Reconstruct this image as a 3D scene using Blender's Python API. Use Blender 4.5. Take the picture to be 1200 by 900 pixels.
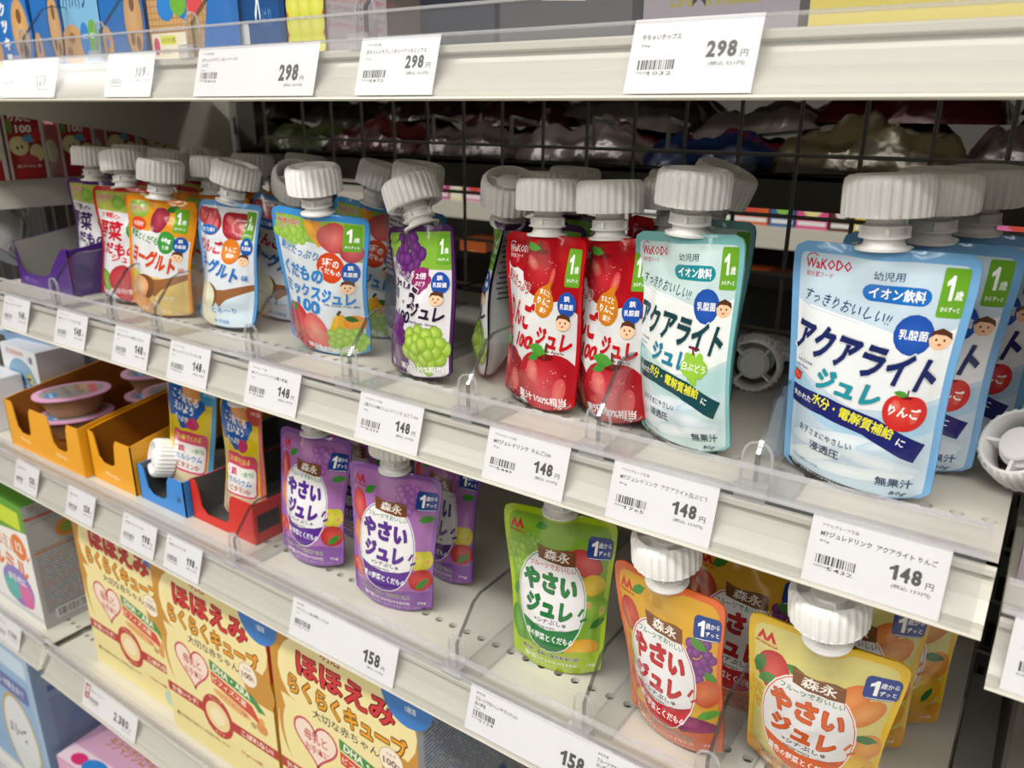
import bpy, math, random
import numpy as np
from mathutils import Matrix, Vector
from mathutils.geometry import tessellate_polygon

for o in list(bpy.data.objects): bpy.data.objects.remove(o)
SC = bpy.context.scene; COL = SC.collection
HZ = 1.45                      # height of the camera above the floor

# ------------------------------------------------------------------ camera
R = np.array([[0.8221, 0.5693, 0.0060], [0.1902, -0.2647, -0.9454], [-0.5366, 0.7783, -0.3259]])
u_, _, vt_ = np.linalg.svd(R); R = u_ @ vt_
cd = bpy.data.cameras.new('camera'); cam = bpy.data.objects.new('camera', cd); COL.objects.link(cam)
cam.matrix_world = Matrix(((R[0][0], -R[1][0], -R[2][0], 0), (R[0][1], -R[1][1], -R[2][1], 0), (R[0][2], -R[1][2], -R[2][2], HZ), (0, 0, 0, 1)))
cd.sensor_width = 36; cd.lens = 928.2 / 1200 * 36; cd.clip_start = .01
cd.dof.use_dof = True; cd.dof.focus_distance = .50; cd.dof.aperture_fstop = 10.5
SC.camera = cam
SC.cycles.transparent_max_bounces = 24
# ------------------------------------------------------------------ light
w = bpy.data.worlds.new('world'); SC.world = w; w.use_nodes = True
w.node_tree.nodes['Background'].inputs[0].default_value = (1, .98, .95, 1)
w.node_tree.nodes['Background'].inputs[1].default_value = .03
def lamp(x, y, z, sx, sy, p, col=(1, .97, .92)):
    l = bpy.data.lights.new('ceiling_lamp', 'AREA'); l.shape = 'RECTANGLE'; l.size = sx; l.size_y = sy; l.energy = p; l.color = col
    o = bpy.data.objects.new('ceiling_lamp', l); COL.objects.link(o); o.location = (x, y, z + HZ); return o
lamp(-.5, -.70, 1.35, 4.2, .2, 58)
lamp(-.5, -1.42, 1.35, 4.2, .2, 26)
lamp(-.5, -2.6, 1.35, 4.2, .3, 34)
lamp(-4.9, -1.05, 1.35, 2.4, .12, 7)
lamp(-.8, 1.35, 1.35, 3.2, .16, 14)
SC.view_settings.view_transform = 'Standard'; SC.view_settings.look = 'None'
SC.view_settings.gamma = 1; SC.view_settings.use_curve_mapping = False
SC.view_settings.exposure = 0.26

# ------------------------------------------------------------------ materials
def lin(c):
    if isinstance(c, str): c = [int(c[i:i+2], 16) / 255 for i in (0, 2, 4)]
    return tuple(((v / 12.92) if v <= .04045 else ((v + .055) / 1.055) ** 2.4) for v in c)
MATS = {}
def mat(name, col=None, rough=.5, metal=0, attr=False, coat=0, bump=0, bscale=60, noise=0, sss=0, spec=.5, stretch=(1, 1, 1), bdist=.001):
    if name in MATS: return MATS[name]
    m = bpy.data.materials.new(name); m.use_nodes = True; nt = m.node_tree; b = nt.nodes['Principled BSDF']
    b.inputs['Roughness'].default_value = rough; b.inputs['Metallic'].default_value = metal
    b.inputs['Coat Weight'].default_value = coat; b.inputs['Coat Roughness'].default_value = .08
    b.inputs['Specular IOR Level'].default_value = spec
    src = None
    if attr:
        a = nt.nodes.new('ShaderNodeAttribute'); a.attribute_name = 'Col'; src = a.outputs['Color']
    else:
        r = nt.nodes.new('ShaderNodeRGB'); r.outputs[0].default_value = (*lin(col), 1); src = r.outputs[0]
    tc = nt.nodes.new('ShaderNodeTexCoord'); mp = nt.nodes.new('ShaderNodeMapping'); mp.inputs['Scale'].default_value = stretch
    nt.links.new(tc.outputs['Object'], mp.inputs[0])
    n = nt.nodes.new('ShaderNodeTexNoise'); n.inputs['Scale'].default_value = bscale; n.inputs['Detail'].default_value = 3
    nt.links.new(mp.outputs[0], n.inputs['Vector'])
    if noise:
        mr = nt.nodes.new('ShaderNodeMapRange'); mr.inputs['To Min'].default_value = 1 - noise; mr.inputs['To Max'].default_value = 1 + noise * .4
        nt.links.new(n.outputs['Fac'], mr.inputs['Value'])
        mx = nt.nodes.new('ShaderNodeVectorMath'); mx.operation = 'SCALE'
        nt.links.new(src, mx.inputs[0]); nt.links.new(mr.outputs[0], mx.inputs['Scale']); src = mx.outputs[0]
    nt.links.new(src, b.inputs['Base Color'])
    if bump:
        bp = nt.nodes.new('ShaderNodeBump'); bp.inputs['Strength'].default_value = bump; bp.inputs['Distance'].default_value = bdist
        nt.links.new(n.outputs['Fac'], bp.inputs['Height']); nt.links.new(bp.outputs[0], b.inputs['Normal'])
    MATS[name] = m; return m
def clear_mat(name, tint, base=.05, rough=.06, bump=.0, haze=0):
    m = bpy.data.materials.new(name); m.use_nodes = True; nt = m.node_tree; nt.nodes.remove(nt.nodes['Principled BSDF'])
    out = nt.nodes['Material Output']; t = nt.nodes.new('ShaderNodeBsdfTransparent'); t.inputs[0].default_value = (*tint, 1)
    g = nt.nodes.new('ShaderNodeBsdfGlossy'); g.inputs['Roughness'].default_value = rough
    f0 = nt.nodes.new('ShaderNodeLayerWeight'); f0.inputs['Blend'].default_value = .5
    f = nt.nodes.new('ShaderNodeMath'); f.operation = 'POWER'; f.inputs[1].default_value = 4.0; nt.links.new(f0.outputs['Facing'], f.inputs[0])
    f2 = nt.nodes.new('ShaderNodeMath'); f2.operation = 'MULTIPLY'; f2.inputs[1].default_value = .7; nt.links.new(f.outputs[0], f2.inputs[0]); f = f2
    ad = nt.nodes.new('ShaderNodeMath'); ad.operation = 'ADD'; ad.inputs[1].default_value = base; ad.use_clamp = True
    mx = nt.nodes.new('ShaderNodeMixShader'); nt.links.new(f.outputs[0], ad.inputs[0]); nt.links.new(ad.outputs[0], mx.inputs[0])
    nt.links.new(t.outputs[0], mx.inputs[1]); nt.links.new(g.outputs[0], mx.inputs[2]); nt.links.new(mx.outputs[0], out.inputs[0])
    if haze:
        df = nt.nodes.new('ShaderNodeBsdfDiffuse'); df.inputs[0].default_value = (.9, .9, .92, 1); m2 = nt.nodes.new('ShaderNodeMixShader'); m2.inputs[0].default_value = haze
        nt.links.new(mx.outputs[0], m2.inputs[1]); nt.links.new(df.outputs[0], m2.inputs[2]); nt.links.new(m2.outputs[0], out.inputs[0])
    if bump:
        n = nt.nodes.new('ShaderNodeTexNoise'); n.inputs['Scale'].default_value = 14; n.inputs['Detail'].default_value = 4
        tc = nt.nodes.new('ShaderNodeTexCoord'); nt.links.new(tc.outputs['Object'], n.inputs['Vector'])
        bp = nt.nodes.new('ShaderNodeBump'); bp.inputs['Strength'].default_value = bump; bp.inputs['Distance'].default_value = .01
        nt.links.new(n.outputs['Fac'], bp.inputs['Height']); nt.links.new(bp.outputs[0], g.inputs['Normal']); nt.links.new(bp.outputs[0], f0.inputs['Normal'])
    MATS[name] = m; return m
film = mat('printed_film', attr=True, rough=.16, coat=.5, bump=.6, bscale=38, bdist=.0025)
card = mat('printed_card', attr=True, rough=.42, bump=.05, bscale=300)
paper = mat('tag_paper', attr=True, rough=.6)
enamel = mat('cream_enamel', 'cfccc1', .38, noise=.05, bscale=9, bump=.03)
enamel_rail = mat('rail_enamel', 'd3d0c4', .28, noise=.16, bscale=26, stretch=(.25, 5, 8))  # streaky reflections along the rail are painted into the enamel colour
dark_metal = mat('dark_wire', '84827a', .5, metal=.2)
upright = mat('upright_metal', '6a6862', .5, metal=.2, noise=.1, bscale=20)
cap_white = mat('cap_plastic', 'fbfbfa', .32, sss=.1, noise=.03, bscale=50)
spout_white = mat('spout_plastic', 'f6f6f4', .3)
acrylic = clear_mat('clear_acrylic', (.95, .955, .96), .03, haze=.02)
acrylic_edge = clear_mat('acrylic_edge', (.62, .64, .66), .12)
cover_mat = clear_mat('rail_cover_plastic', (.965, .965, .97), .05, .12, haze=.045)
lip_edge = clear_mat('lip_edge_plastic', (.93, .93, .94), .10, .12, haze=.22)  # haze whitens the plastic so highlight lines along the edges are in the colour
wrap = clear_mat('shrink_wrap', (.9, .92, .95), .05, .12, bump=.8)
black = mat('black_gap', '131312', .8)
vinyl = mat('floor_vinyl', 'cfcabf', .3, noise=.06, bscale=3)
ceilm = mat('ceiling_board', 'e8e6e0', .8, noise=.03, bscale=4)
glossbag = mat('foil_bag', attr=True, rough=.22, metal=.25, bump=.9, bscale=22, bdist=.006)

# ------------------------------------------------------------------ mesh helpers
class MB:
    def __init__(s): s.v = []; s.f = []; s.c = []; s.sm = []
    def add(s, vs, fs, col, M=None, smooth=False):
        n = len(s.v)
        for p in vs: s.v.append(tuple(M @ Vector(p)) if M else tuple(p))
        for f in fs: s.f.append(tuple(i + n for i in f)); s.sm.append(smooth)
        c = lin(col) if isinstance(col, str) else col
        s.c += [c] * len(vs); return s
    def box(s, x0, x1, y0, y1, z0, z1, col='ffffff', M=None):
        v = [(x, y, z) for z in (z0, z1) for y in (y0, y1) for x in (x0, x1)]
        return s.add(v, [(0, 2, 3, 1), (4, 5, 7, 6), (0, 1, 5, 4), (2, 6, 7, 3), (0, 4, 6, 2), (1, 3, 7, 5)], col, M)
    def prism(s, pts, t, col='ffffff', M=None, axis='Y', smooth=False):
        """2D outline extruded by t. axis Y: pts are (x,z); axis X: pts are (y,z); axis Z: pts are (x,y)"""
        k = len(pts)
        f3 = {'Y': lambda p, d: (p[0], d, p[1]), 'X': lambda p, d: (d, p[0], p[1]), 'Z': lambda p, d: (p[0], p[1], d)}[axis]
        v = [f3(p, 0) for p in pts] + [f3(p, t) for p in pts]
        tr = tessellate_polygon([[Vector((p[0], p[1], 0)) for p in pts]])
        f = [tuple(q) for q in tr] + [tuple(i + k for i in reversed(q)) for q in tr] + [(i, (i + 1) % k, (i + 1) % k + k, i + k) for i in range(k)]
        return s.add(v, f, col, M, smooth)
    def lathe(s, prof, col='ffffff', n=24, M=None, flute=0, nf=28, smooth=True, frange=None):
        v = []; f = []
        for k, (r, z) in enumerate(prof):
            for i in range(n):
                a = 2 * math.pi * i / n; rr = r
                if flute and frange[0] <= k <= frange[1]: rr += flute * (1 if (i * nf * 2 // n) % 2 == 0 else -1) * .5
                v.append((rr * math.cos(a), rr * math.sin(a), z))
        for k in range(len(prof) - 1):
            for i in range(n):
                j = (i + 1) % n; f.append((k * n + i, k * n + j, (k + 1) * n + j, (k + 1) * n + i))
        return s.add(v, f, col, M, smooth)
    def tube(s, a, b, r, col='ffffff', n=8):
        a = Vector(a); b = Vector(b); d = b - a; q = d.to_track_quat('Z', 'Y').to_matrix().to_4x4()
        M = Matrix.Translation(a) @ q; L = d.length
        return s.lathe([(0.0001, 0), (r, 0), (r, L), (0.0001, L)], col, n, M)
    def mesh(s, name, m):
        me = bpy.data.meshes.new(name); me.from_pydata(s.v, [], s.f)
        a = me.color_attributes.new('Col', 'FLOAT_COLOR', 'POINT')
        a.data.foreach_set('color', np.hstack([np.array(s.c, float), np.ones((len(s.v), 1))]).ravel())
        me.polygons.foreach_set('use_smooth', s.sm)
        if any(s.sm): me.set_sharp_from_angle(angle=math.radians(38))
        me.materials.append(m); me.update(); return me
def link(name, me, parent=None, M=None):
    o = bpy.data.objects.new(name, me); COL.objects.link(o)
    if parent: o.parent = parent
    if M is not None: o.matrix_local = M
    return o
def empty(name, loc=(0, 0, 0), label=None, cat=None, group=None, M=None):
    o = bpy.data.objects.new(name, None); COL.objects.link(o); o.empty_display_size = .02
    if M is not None: o.matrix_world = M
    else: o.location = loc
    tag(o, label, cat, group); return o
def tag(o, label=None, cat=None, group=None, kind=None):
    if label: o['label'] = label
    if cat: o['category'] = cat
    if group: o['group'] = group
    if kind: o['kind'] = kind
    return o
def L(x, y, z): return Matrix.Translation((x, y, z + HZ))

# ------------------------------------------------------------------ 2D print
TC = {}
def glyphs(s, bold, res=2):
    k = (s, bold, res)
    if k not in TC:
        c = bpy.data.curves.new('t', 'FONT'); c.body = s; c.size = 1; c.offset = bold; c.resolution_u = res
        o = bpy.data.objects.new('t', c); COL.objects.link(o)
        me = bpy.data.meshes.new_from_object(o.evaluated_get(bpy.context.evaluated_depsgraph_get()))
        v = np.zeros(len(me.vertices) * 3); me.vertices.foreach_get('co', v); v = v.reshape(-1, 3)[:, :2]
        me.calc_loop_triangles(); t = np.zeros(len(me.loop_triangles) * 3, int); me.loop_triangles.foreach_get('vertices', t)
        TC[k] = v[t.reshape(-1, 3)] if len(t) else np.zeros((0, 3, 2))
        bpy.data.objects.remove(o); bpy.data.curves.remove(c); bpy.data.meshes.remove(me)
    return TC[k]
class Art:
    def __init__(s): s.T = []; s.C = []; s.Z = []; s.n = 0
    def put(s, T, col):
        T = np.asarray(T, float)
        if not len(T): return s
        s.n += 1
        C = np.broadcast_to(np.array(lin(col)), T.shape[:2] + (3,)) if isinstance(col, (str, tuple)) else np.asarray(col)
        s.T.append(T); s.C.append(C); s.Z.append(np.full(len(T), s.n)); return s
    def poly(s, pts, col):
        t = tessellate_polygon([[Vector((p[0], p[1], 0)) for p in pts]]); P = np.array([p[:2] for p in pts], float)
        return s.put(P[np.array(t)], col)
    def rect(s, x0, y0, x1, y1, col, r=0):
        if r <= 0: return s.poly([(x0, y0), (x1, y0), (x1, y1), (x0, y1)], col)
        pts = []
        for cx, cy, a0 in ((x1 - r, y0 + r, -90), (x1 - r, y1 - r, 0), (x0 + r, y1 - r, 90), (x0 + r, y0 + r, 180)):
            for k in range(5): a = math.radians(a0 + 22.5 * k); pts.append((cx + r * math.cos(a), cy + r * math.sin(a)))
        return s.poly(pts, col)
    def ell(s, cx, cy, rx, ry, col, rot=0, col2=None, n=0, off=(0, 0)):
        n = n or (10 if max(rx, ry) < 6 else 16 if max(rx, ry) < 14 else 24)
        a = np.linspace(0, 2 * np.pi, n, endpoint=False); c, q = math.cos(math.radians(rot)), math.sin(math.radians(rot))
        x, y = rx * np.cos(a), ry * np.sin(a); P = np.stack([cx + x * c - y * q, cy + x * q + y * c], 1)
        T = np.stack([np.broadcast_to([cx + off[0], cy + off[1]], P.shape), P, np.roll(P, -1, 0)], 1)
        if col2 is None: return s.put(T, col)
        C = np.empty((n, 3, 3)); C[:, 0] = lin(col2); C[:, 1:] = lin(col); return s.put(T, C)
    def line(s, pts, wd, col):
        T = []
        for (x0, y0), (x1, y1) in zip(pts, pts[1:]):
            d = math.hypot(x1 - x0, y1 - y0) + 1e-9; nx, ny = -(y1 - y0) / d * wd / 2, (x1 - x0) / d * wd / 2
            ex, ey = (x1 - x0) / d * wd * .2, (y1 - y0) / d * wd * .2
            a, b, c, e = (x0 + nx - ex, y0 + ny - ey), (x0 - nx - ex, y0 - ny - ey), (x1 - nx + ex, y1 - ny + ey), (x1 + nx + ex, y1 + ny + ey)
            T += [(a, b, c), (a, c, e)]
        return s.put(T, col)
    def text(s, t, cx, cy, wd, h, col, bold=.02, rot=0, skew=0, out=None, ow=.05):
        if not t: return s
        kj = any('\u4e00' <= ch <= '\u9fff' for ch in t); want = bold * .8; bold = min(want, .012 if kj else .036); ow *= .8
        res = 1 if h < 6.2 else 2; B = glyphs(t, bold, res)
        if not len(B): return s
        lo = B.reshape(-1, 2).min(0); hi = B.reshape(-1, 2).max(0); mid = (lo + hi) / 2; sc = np.array([wd, h]) / np.maximum(hi - lo, 1e-6)
        c, q = math.cos(math.radians(rot)), math.sin(math.radians(rot))
        def tf(T):
            P = (T - mid) * sc; x = P[..., 0] + skew * P[..., 1]; y = P[..., 1]
            return np.stack([cx + x * c - y * q, cy + x * q + y * c], -1)
        if out: s.put(np.concatenate([tf(glyphs(t, bold, res) + np.array((math.cos(q), math.sin(q))) * (ow + max(0, want - bold))) for q in np.linspace(0, 2 * math.pi, 8 if h > 9 else 5, endpoint=False)]), out)
        e = min(want, .075) - bold
        if e > .008 and h > 5 and not (kj and len(t) < 2):
            e = e * (.5 if kj else 1); s.put(np.concatenate([tf(B + np.array(q) * e) for q in (((1, .7), (-1, .7), (1, -.7), (-1, -.7)) if h < 13 else ((1, 0), (-1, 0), (0, .9), (0, -.9), (.7, .6), (-.7, .6), (.7, -.6), (-.7, -.6)))]), col)
        return s.put(tf(B), col)
    def one(s, cx, cy, w_, h, col):
        return s.poly([(cx + w_ * a, cy + h * b) for a, b in ((-.02, -.5), (.38, -.5), (.38, .5), (.08, .5), (-.14, .36), (-.46, .26), (-.46, .06), (-.02, .16))], col)
    # little pictures
    def leaf(s, x, y, l, rot, col='3c8a2e'):
        c, q = math.cos(math.radians(rot)), math.sin(math.radians(rot))
        pts = [(0, 0), (.3, .2), (.65, .2), (1, 0), (.65, -.2), (.3, -.2)]
        return s.poly([(x + l * (a * c - b * q), y + l * (a * q + b * c)) for a, b in pts], col)
    def apple(s, x, y, r, col='b01822', hi='d84a4a', stem=True):
        pts = []
        for k in range(32):
            a = 2 * math.pi * k / 32; rr = r * (1 - .18 * max(0, math.sin(a)) ** 6 * 1.3 - .05 * max(0, -math.sin(a)) ** 8)
            pts.append((x + rr * 1.04 * math.cos(a), y + rr * math.sin(a)))
        s.poly(pts, col); s.ell(x - r * .1, y - r * .05, r * .82, r * .76, col, 0, hi)
        s.ell(x - r * .42, y + r * .28, r * .24, r * .32, hi, 30, 'e08878'); s.ell(x + r * .5, y - r * .2, r * .2, r * .4, hi, -15, 'dc7868')
        if r > 12:
            g = random.Random(5)
            for k in range(22): s.ell(x + r * g.uniform(-.7, .7), y + r * g.uniform(-.7, .4), r * .018, r * .018, 'e8b0a0')
        if stem: s.ell(x, y + r * .7, r * .3, r * .09, '7a1018'); s.line([(x, y + r * .66), (x + r * .05, y + r * 1.05)], r * .08, '5a3a1c'); s.leaf(x + r * .05, y + r * .8, r * .7, 170, '4f9a35')
        return s
    def grapes(s, x, y, r, n, col, hi, seed=0, wx=1, wy=1):
        g = random.Random(seed)
        for k in range(n):
            a = k * 2.4; d = r * math.sqrt((n - k) / n) * 1.0
            s.ell(x + d * math.cos(a) * wx, y + d * math.sin(a) * wy, r * .34, r * .36, col, 0, hi, 9, (-r * .08, r * .1))
        return s
    def baby(s, x, y, r):
        s.ell(x, y, r, r * .92, 'f3c9a4'); s.poly([(x - r, y + r * .1), (x - r * .8, y + r * .75), (x, y + r * 1.1), (x + r * .85, y + r * .7), (x + r, y + r * .1), (x + r * .4, y + r * .45), (x - r * .5, y + r * .5)], '5a3420')
        s.ell(x - r * .35, y, r * .1, r * .12, '2a1a14'); s.ell(x + r * .35, y, r * .1, r * .12, '2a1a14'); s.ell(x, y - r * .42, r * .18, r * .1, 'c8503c')
        return s
    def data(s): return np.concatenate(s.T), np.concatenate(s.C), np.concatenate(s.Z)

# ---- cutting the print along the film's own mesh so that it follows the bulge exactly
def split(T, C, Z, ax, by, c):
    d = T[..., 0] * ax + T[..., 1] * by - c; d[np.abs(d) < 1e-6] = 0
    pos = (d > 0); neg = (d < 0); x = pos.any(1) & neg.any(1)
    if not x.any(): return T, C, Z
    T0, C0, Z0, d0 = T[x], C[x], Z[x], d[x]
    sg = np.sign(d0); npos = (sg > 0).sum(1); nneg = (sg < 0).sum(1)
    lone = np.where(npos == 1, np.argmax(sg > 0, 1), np.argmax(sg < 0, 1))
    idx = (lone[:, None] + np.arange(3)) % 3; r = np.arange(len(T0))[:, None]
    T0, C0, d0 = T0[r, idx], C0[r, idx], d0[r, idx]
    def cut(i):
        t = (d0[:, 0] / (d0[:, 0] - d0[:, i]))[:, None]; return T0[:, 0] + t * (T0[:, i] - T0[:, 0]), C0[:, 0] + t * (C0[:, i] - C0[:, 0])
    p1, c1 = cut(1); p2, c2 = cut(2)
    nT = np.concatenate([np.stack([T0[:, 0], p1, p2], 1), np.stack([p1, T0[:, 1], T0[:, 2]], 1), np.stack([p1, T0[:, 2], p2], 1)])
    nC = np.concatenate([np.stack([C0[:, 0], c1, c2], 1), np.stack([c1, C0[:, 1], C0[:, 2]], 1), np.stack([c1, C0[:, 2], c2], 1)])
    nZ = np.concatenate([Z0] * 3)
    ar = np.abs((nT[:, 1, 0] - nT[:, 0, 0]) * (nT[:, 2, 1] - nT[:, 0, 1]) - (nT[:, 2, 0] - nT[:, 0, 0]) * (nT[:, 1, 1] - nT[:, 0, 1])) > 1e-9
    return np.concatenate([T[~x], nT[ar]]), np.concatenate([C[~x], nC[ar]]), np.concatenate([Z[~x], nZ[ar]])
NX, NY = 20, 30
VG = np.concatenate([np.linspace(0, .92, NY - 2), [.955, .982, 1.0]]); assert len(VG) == NY + 1
def tidy(T, C, Z, O):
    """join the pieces of one source triangle that fell into the same half cell back into one fan"""
    c = T.mean(1); i = np.floor(c[:, 0]); j = np.floor(c[:, 1]); up = (c[:, 0] - i + c[:, 1] - j) > 1
    _, g = np.unique(np.stack([O, i, j, up], 1), axis=0, return_inverse=True); g = g.ravel()
    n = g.max() + 1; G = np.repeat(g, 3); P = T.reshape(-1, 2); K = C.reshape(-1, 3)
    cen = np.zeros((n, 2)); cnt = np.bincount(G, minlength=n)[:, None]; np.add.at(cen, G, P); cen /= cnt
    d = P - cen[G]; a = np.arctan2(d[:, 1], d[:, 0]); od = np.lexsort((a, G)); P, K, G = P[od], K[od], G[od]
    for rep in range(2):
        st = np.r_[True, G[1:] != G[:-1]]; first = np.maximum.accumulate(np.where(st, np.arange(len(G)), 0)); en = np.r_[G[1:] != G[:-1], True]
        last = np.minimum.accumulate(np.where(en, np.arange(len(G)), len(G))[::-1])[::-1]
        pv = np.where(st, last, np.arange(len(G)) - 1); nx_ = np.where(en, first, np.arange(len(G)) + 1)
        if rep == 0: keep = np.abs(P - P[pv]).max(1) > 1e-5
        else:
            e1 = P - P[pv]; e2 = P[nx_] - P; cr = e1[:, 0] * e2[:, 1] - e1[:, 1] * e2[:, 0]
            keep = np.abs(cr) > 2e-4 * (np.linalg.norm(e1, axis=1) * np.linalg.norm(e2, axis=1)) + 1e-12
        P, K, G = P[keep], K[keep], G[keep]
    st = np.r_[True, G[1:] != G[:-1]]; first = np.maximum.accumulate(np.where(st, np.arange(len(G)), 0)); k = np.arange(len(G) - 1)
    ok = (G[1:] == G[:-1]) & (first[:-1] != k); k = k[ok]; ids = np.stack([first[k], k, k + 1], 1)
    zz = np.zeros(n); zz[g] = Z; return P[ids], K[ids], zz[G[k]]
def cut_art(A, W=86., H=120.):
    T, C, Z = A.data(); T = T.copy(); Z = np.stack([Z, np.arange(len(Z))], 1)
    T[..., 0] = (T[..., 0] / W + .5) * NX; T[..., 1] = np.interp(T[..., 1] / H, VG, np.arange(NY + 1), left=-1, right=NY + 1)
    for k in range(NX + 1): T, C, Z = split(T, C, Z, 1, 0, k)
    for k in range(NY + 1): T, C, Z = split(T, C, Z, 0, 1, k)
    for k in range(1, NX + NY): T, C, Z = split(T, C, Z, 1, 1, k)
    c = T.mean(1); ok = (c[:, 0] > 0) & (c[:, 0] < NX) & (c[:, 1] > 0) & (c[:, 1] < NY)
    return tidy(T[ok], C[ok], Z[ok, 0], Z[ok, 1])
def on_grid(T, G):
    c = T.mean(1); i = np.floor(c[:, 0]).astype(int); j = np.floor(c[:, 1]).astype(int)
    up = (c[:, 0] - i + c[:, 1] - j) > 1
    fx = T[..., 0] - i[:, None]; fy = T[..., 1] - j[:, None]
    A, B, D, E = G[j, i][:, None], G[j, i + 1][:, None], G[j + 1, i][:, None], G[j + 1, i + 1][:, None]
    lo = A + fx[..., None] * (B - A) + fy[..., None] * (D - A)
    hi = E + (1 - fx)[..., None] * (D - E) + (1 - fy)[..., None] * (B - E)
    return np.where(up[:, None, None], hi, lo)
def pouch_grids(Wt, Wb, H, T, seed, crease=1., waist=.0, fold=0.):
    g = np.random.RandomState(seed); t = VG[:, None]; s = np.linspace(-1, 1, NX + 1)[None, :]
    s = np.sign(s) * np.abs(s) ** .93; t = np.broadcast_to(t, (NY + 1, NX + 1)); s = np.broadcast_to(s, (NY + 1, NX + 1))
    hw = (Wb + (Wt - Wb) * np.clip(t * 1.15, 0, 1) ** .8) / 2 - waist * np.sin(np.pi * np.clip(t, 0, 1)) ** 2
    r = .006; dz = (1 - t) * H; hw = hw - np.where(dz < r, r - np.sqrt(np.clip(r * r - (r - dz) ** 2, 0, None)), 0)
    dz = t * H; r = .004; hw = hw - np.where(dz < r, r - np.sqrt(np.clip(r * r - (r - dz) ** 2, 0, None)), 0)
    x = s * hw; z = t * H + .004 * s ** 2 * (1 - t) ** 5
    th = .8 * T * (1 - np.clip(t, 0, 1) ** 1.6) ** .75 * (.42 + .58 * np.clip(t * 5, 0, 1)); a = np.clip(np.abs(s) / .91, 0, 1)
    lens = np.clip(1 - a ** 2.6, 0, 1) ** .9
    front = -.0006 - th / 2 * lens; back = .0006 + th / 2 * lens
    sp = .009 * np.exp(-(x / .011) ** 4) * np.clip((t - .80) / .2, 0, 1); front -= sp; back += sp
    mid = fold * np.sin(np.pi * np.clip(t, 0, 1)) ** 1.5 * s ** 2
    def wr(rs):
        d = np.zeros_like(x)
        for k in range(13):
            px, pz = rs.uniform(-.4, .4) * Wt, rs.uniform(.05, .95) * H; an = rs.uniform(0, np.pi) if k > 5 else rs.uniform(.9, 2.2)
            dx, dzz = x - px, z - pz; al = dx * np.cos(an) + dzz * np.sin(an); ac = -dx * np.sin(an) + dzz * np.cos(an)
            d += rs.uniform(-1, 1) * np.exp(-(ac / rs.uniform(.004, .009)) ** 2 - (al / rs.uniform(.015, .04)) ** 2)
        return d * .0019 * crease * np.clip(1 - a ** 4, 0, 1) * np.clip(t * 8, .15, 1)
    wv = .0012 * crease * np.sin(z / H * 7 + g.uniform(0, 6)) * s ** 2
    P = np.stack([x, front + mid + wr(g) + wv, z], -1); Q = np.stack([x, back + mid + wr(g) + wv, z], -1)
    return P, Q
def normals(G):
    gy, gx = np.gradient(G, axis=(0, 1)); n = np.cross(gx, gy); return n / (np.linalg.norm(n, axis=-1, keepdims=True) + 1e-12)
FULL = None
def pouch_mesh(name, front, back, base, P, Q, m=None):
    """film body: front and back panels with their print, and a bottom gusset"""
    global FULL
    if FULL is None:
        A = Art(); A.rect(-43, 0, 43, 120, 'ffffff'); FULL = cut_art(A)
    V = []; N = []; C = []
    for side, G, art in ((0, P, front), (1, Q, back)):
        nn = normals(G) * (1 if side == 0 else -1)
        for T, c, z in ((FULL[0], None, FULL[2] * 0), art):
            if side == 1: T = T * [1, 1]
            p = on_grid(T, G); q = on_grid(T, nn); q /= np.linalg.norm(q, axis=-1, keepdims=True) + 1e-12
            a = np.cross(p[:, 1] - p[:, 0], p[:, 2] - p[:, 0]); fl = (a * q.mean(1)).sum(1) < 0
            cc = np.broadcast_to(np.array(lin(base)), p.shape) if c is None else c
            p = p + q * (z[:, None, None] * 5e-6 + (1e-5 if c is not None else 0)); cc = np.array(cc)
            p[fl] = p[fl][:, ::-1]; q[fl] = q[fl][:, ::-1]; cc[fl] = cc[fl][:, ::-1]
            V.append(p.reshape(-1, 3)); N.append(q.reshape(-1, 3)); C.append(cc.reshape(-1, 3))
    b0, b1 = P[0], Q[0]; md = (b0 + b1) / 2 + [0, 0, .010] * (1 - np.linspace(-1, 1, NX + 1)[:, None] ** 2)
    for a, b in ((b0, md), (md, b1)):
        for i in range(NX):
            q = np.array([a[i], b[i], b[i + 1], a[i], b[i + 1], a[i + 1]]); V.append(q); N.append(np.tile([0, 0, -1.], (6, 1))); C.append(np.tile(lin(base), (6, 1)))
    V = np.concatenate(V); N = np.concatenate(N); C = np.concatenate(C); n = len(V)
    me = bpy.data.meshes.new(name); me.vertices.add(n); me.vertices.foreach_set('co', V.ravel())
    me.loops.add(n); me.loops.foreach_set('vertex_index', np.arange(n)); me.polygons.add(n // 3)
    me.polygons.foreach_set('loop_start', np.arange(0, n, 3)); me.update(calc_edges=True)
    me.polygons.foreach_set('use_smooth', np.ones(n // 3, bool))
    a = me.color_attributes.new('Col', 'FLOAT_COLOR', 'POINT'); a.data.foreach_set('color', np.hstack([C, np.ones((n, 1))]).ravel())
    me.normals_split_custom_set_from_vertices(N.tolist()); me.materials.append(m or film); return me
def print_flat(mb, A, M, lift=1e-5, step=6e-6):
    """print on a flat face: art (mm) in the local XZ plane of M, facing -Y"""
    T, C, Z = A.data(); T = T.reshape(-1, 2) / 1000; C = C.reshape(-1, 3); Z = np.repeat(Z, 3)
    n = len(mb.v); P = [M @ Vector((a, -(lift + z * step), b)) for (a, b), z in zip(T, Z)]
    mb.v += [tuple(p) for p in P]; mb.c += [tuple(c) for c in C]
    for i in range(0, len(P), 3):
        a, b, c = T[i], T[i + 1], T[i + 2]; ccw = (b[0] - a[0]) * (c[1] - a[1]) - (c[0] - a[0]) * (b[1] - a[1]) > 0
        mb.f.append((n + i, n + i + 1, n + i + 2) if ccw else (n + i, n + i + 2, n + i + 1)); mb.sm.append(False)

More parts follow.
